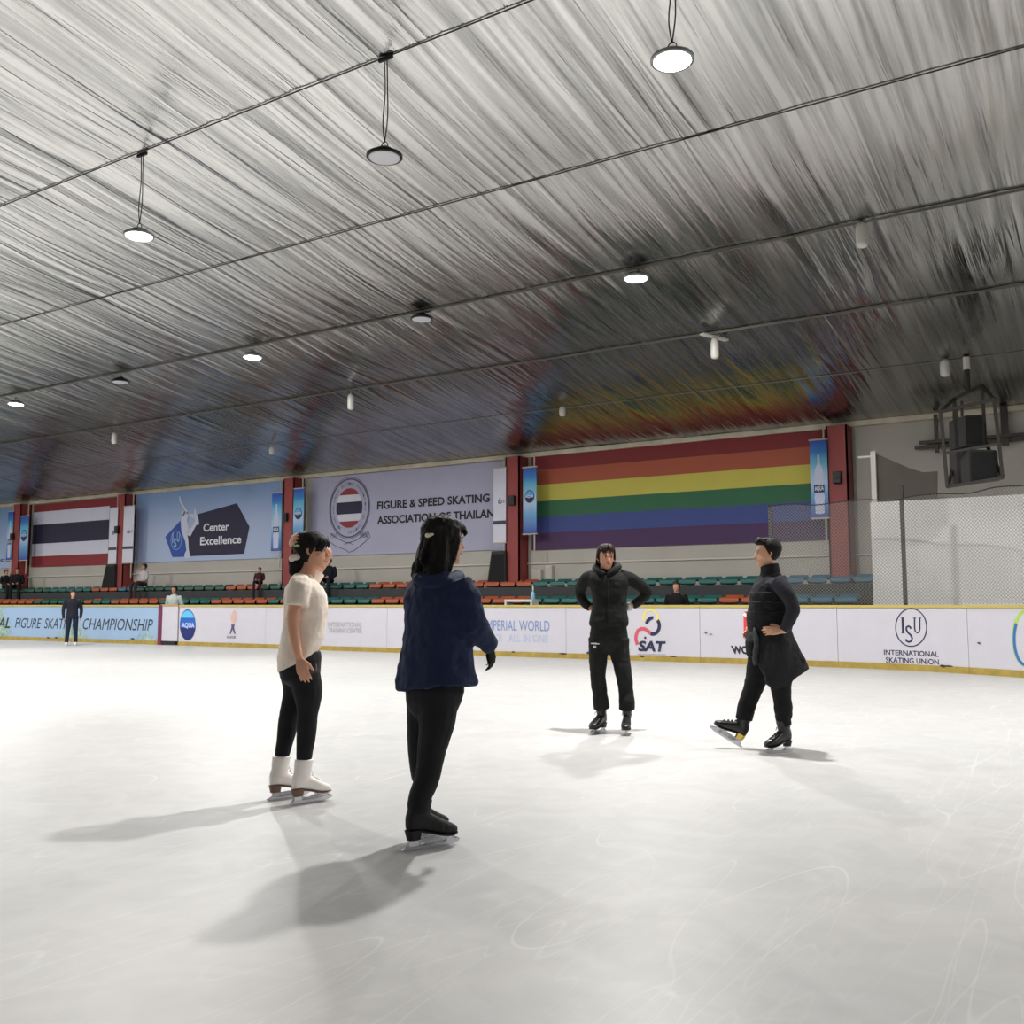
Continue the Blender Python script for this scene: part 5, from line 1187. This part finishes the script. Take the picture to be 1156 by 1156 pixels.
# ---------------------------------------------------------------- distant people
def small_person(label, px, pyt, pyg, Y, zg, pose, top, bottom, skin=(190, 140, 115), hair=(22, 20, 20), face=(0, -1), group=None, boots=None):
    zt_ = ony(px, pyt, Y).z
    if pose == 'sit': s_ = (zt_ - zg) / .80; seat_z, zg = zg, zg - .44 * s_; pyg = 0
    k = 1.0; fg = Fig(label, 0, 0, 1, px, pyg, Y=Y, zg=zg, group=group)
    H = (pyg - pyt) * fg.mv; fcv = Vector((face[0], face[1], 0)).normalized(); rt_ = fcv.cross(UPV)
    s = (zt_ - zg) / 1.73 if pose == 'stand' else s_
    fz = (1.2 - zg) / s + .07 if pose == 'sit' else 0
    Z = lambda r_, f_, z: rt_ * r_ * s + fcv * f_ * s + Vector((0, 0, z * s))
    b, c, t = B(), B(), B()
    if pose == 'stand':
        hipz, shz, hd = .92, 1.42, 1.50
        legs = [[(x, 0, .90), (x * 1.1, .02, .5), (x * 1.3, -.02, .09)] for x in (-.1, .1)]
        arms = [[(x * 1.0, 0, 1.38), (x * 1.35, -.03, 1.12), (x * 1.25, .06, .86)] for x in (-.19, .19)]
        base = (0, 0)
    else:
        hipz, shz, hd = .50, .98, 1.06
        legs = [[(x, 0, .50), (x * 1.5, .42, .50), (x * 1.5, .42, fz)] for x in (-.1, .1)]
        arms = [[(x, 0, .94), (x * 1.3, .05, .68), (x * .6, .32, .62)] for x in (-.19, .19)]
    torso(b, [(Z(0, 0, hipz - .02), rt_ * .14 * s, fcv * .10 * s), (Z(0, 0, hipz + .2), rt_ * .12 * s, fcv * .09 * s), (Z(0, 0, shz - .12), rt_ * .13 * s, fcv * .08 * s), (Z(0, 0, shz + .02), rt_ * .07 * s, fcv * .06 * s)], 14)
    limb(b, [Z(0, 0, shz), Z(0, 0, hd + .04)], [.05 * s, .05 * s], 10)
    PPx = head(b, Z(0, 0, hd - .01), fcv, UPV, s)
    for L_ in legs: limb(b, [Z(*q) for q in L_], [.07 * s, .05 * s, .035 * s], 10)
    for A_ in arms:
        limb(b, [Z(*q) for q in A_], [.030 * s, .030 * s, .024 * s], 10)
        d = (Z(*A_[2]) - Z(*A_[1])); hand(b, Z(*A_[2]), d, rt_ * (1 if A_[0][0] > 0 else -1), 1, .16 * s, .5)
    o = fg.add('body', b, skinm('skin%d' % skin[0], skin)); finish(o, .011 * max(s, .6), 1)
    torso(c, [(Z(0, 0, hipz - .04), rt_ * .175 * s, fcv * .13 * s), (Z(0, 0, hipz + .2), rt_ * .165 * s, fcv * .12 * s), (Z(0, 0, shz - .1), rt_ * .20 * s, fcv * .13 * s), (Z(0, 0, shz - .02), rt_ * .15 * s, fcv * .10 * s), (Z(0, 0, shz + .04), rt_ * .07 * s, fcv * .07 * s)], 16)
    for A_ in arms: limb(c, [Z(*q) for q in A_], [.068 * s, .055 * s, .04 * s], 10)
    o = fg.add('jacket', c, cloth('cloth_%d_%d_%d' % top, top)); finish(o, .013 * max(s, .6), 2)
    torso(t, [(Z(0, 0, hipz - .08), rt_ * .16 * s, fcv * .125 * s), (Z(0, 0, hipz + .05), rt_ * .16 * s, fcv * .12 * s)], 14)
    for L_ in legs: limb(t, [Z(*q) for q in L_], [.095 * s, .072 * s, .055 * s], 10)
    o = fg.add('trousers', t, cloth('cloth_%d_%d_%d' % bottom, bottom)); finish(o, .013 * max(s, .6), 2)
    P, r, f, u = PPx; h = B(); hair_shell(h, P, r, f, u, s, puff=.016, back=.03); o = fg.add('hair', h, mat('hair_%d' % hair[0], hair, .6)); finish(o, .011 * max(s, .6), 1)
    for L_ in legs:
        q = L_[2]; h = B(); limb(h, [Z(q[0], q[1] - .03, q[2]), Z(q[0], q[1] + .05, q[2] - .02), Z(q[0], q[1] + .17, q[2] - .04)], [.055 * s, .05 * s, .035 * s], 10); limb(h, [Z(q[0], q[1] - .03, q[2] + .11), Z(q[0], q[1] - .03, q[2])], [.05 * s, .05 * s], 10)
        fg.add('skate' if boots else 'shoe', h, mat('boot_%d' % (boots or (24, 24, 24))[0], boots or (24, 24, 24), .5))
    return fg
small_person('distant skater in dark navy standing in front of the championship lettering', 80, 666, 729.5, 17.2, 0, 'stand', (28, 30, 40), (26, 34, 52), boots=(205, 205, 200))
Gs = 'people sitting on the bleachers'
small_person('left one of two people in black sitting close together below the striped flag', 39, 643, 0, 21.5, 1.84, 'sit', (30, 30, 32), (36, 36, 40), face=(.5, -1), group=Gs)
small_person('right one of two people in black sitting close together below the striped flag', 51, 641, 0, 21.5, 1.84, 'sit', (24, 24, 26), (28, 28, 32), face=(-.2, -1), group=Gs)
small_person('person in pale shirt and brown trousers sitting leaning below the excellence banner', 186, 637, 0, 21.5, 1.84, 'sit', (186, 178, 180), (62, 46, 46), face=(-1, -.6), group=Gs)
small_person('person in black sitting below the oval emblem of the association banner', 383, 631, 0, 21.5, 1.84, 'sit', (22, 24, 34), (26, 28, 40), face=(-.4, -1), group=Gs)
small_person('person in dark red sitting in shadow behind the cream shirted woman', 309, 641, 0, 21.5, 1.84, 'sit', (62, 34, 38), (40, 34, 38), face=(-.3, -1), group=Gs)
small_person('child in pale shirt standing behind the white gate', 196, 661, 692, 20.0, 0, 'stand', (190, 200, 196), (40, 40, 44), face=(-.6, -1))
small_person('person in black hooded top standing behind the boards beside the standing man', 764, 656, 700, 20.0, 0, 'stand', (20, 20, 22), (24, 24, 26), hair=(34, 28, 26), face=(-.3, -1))
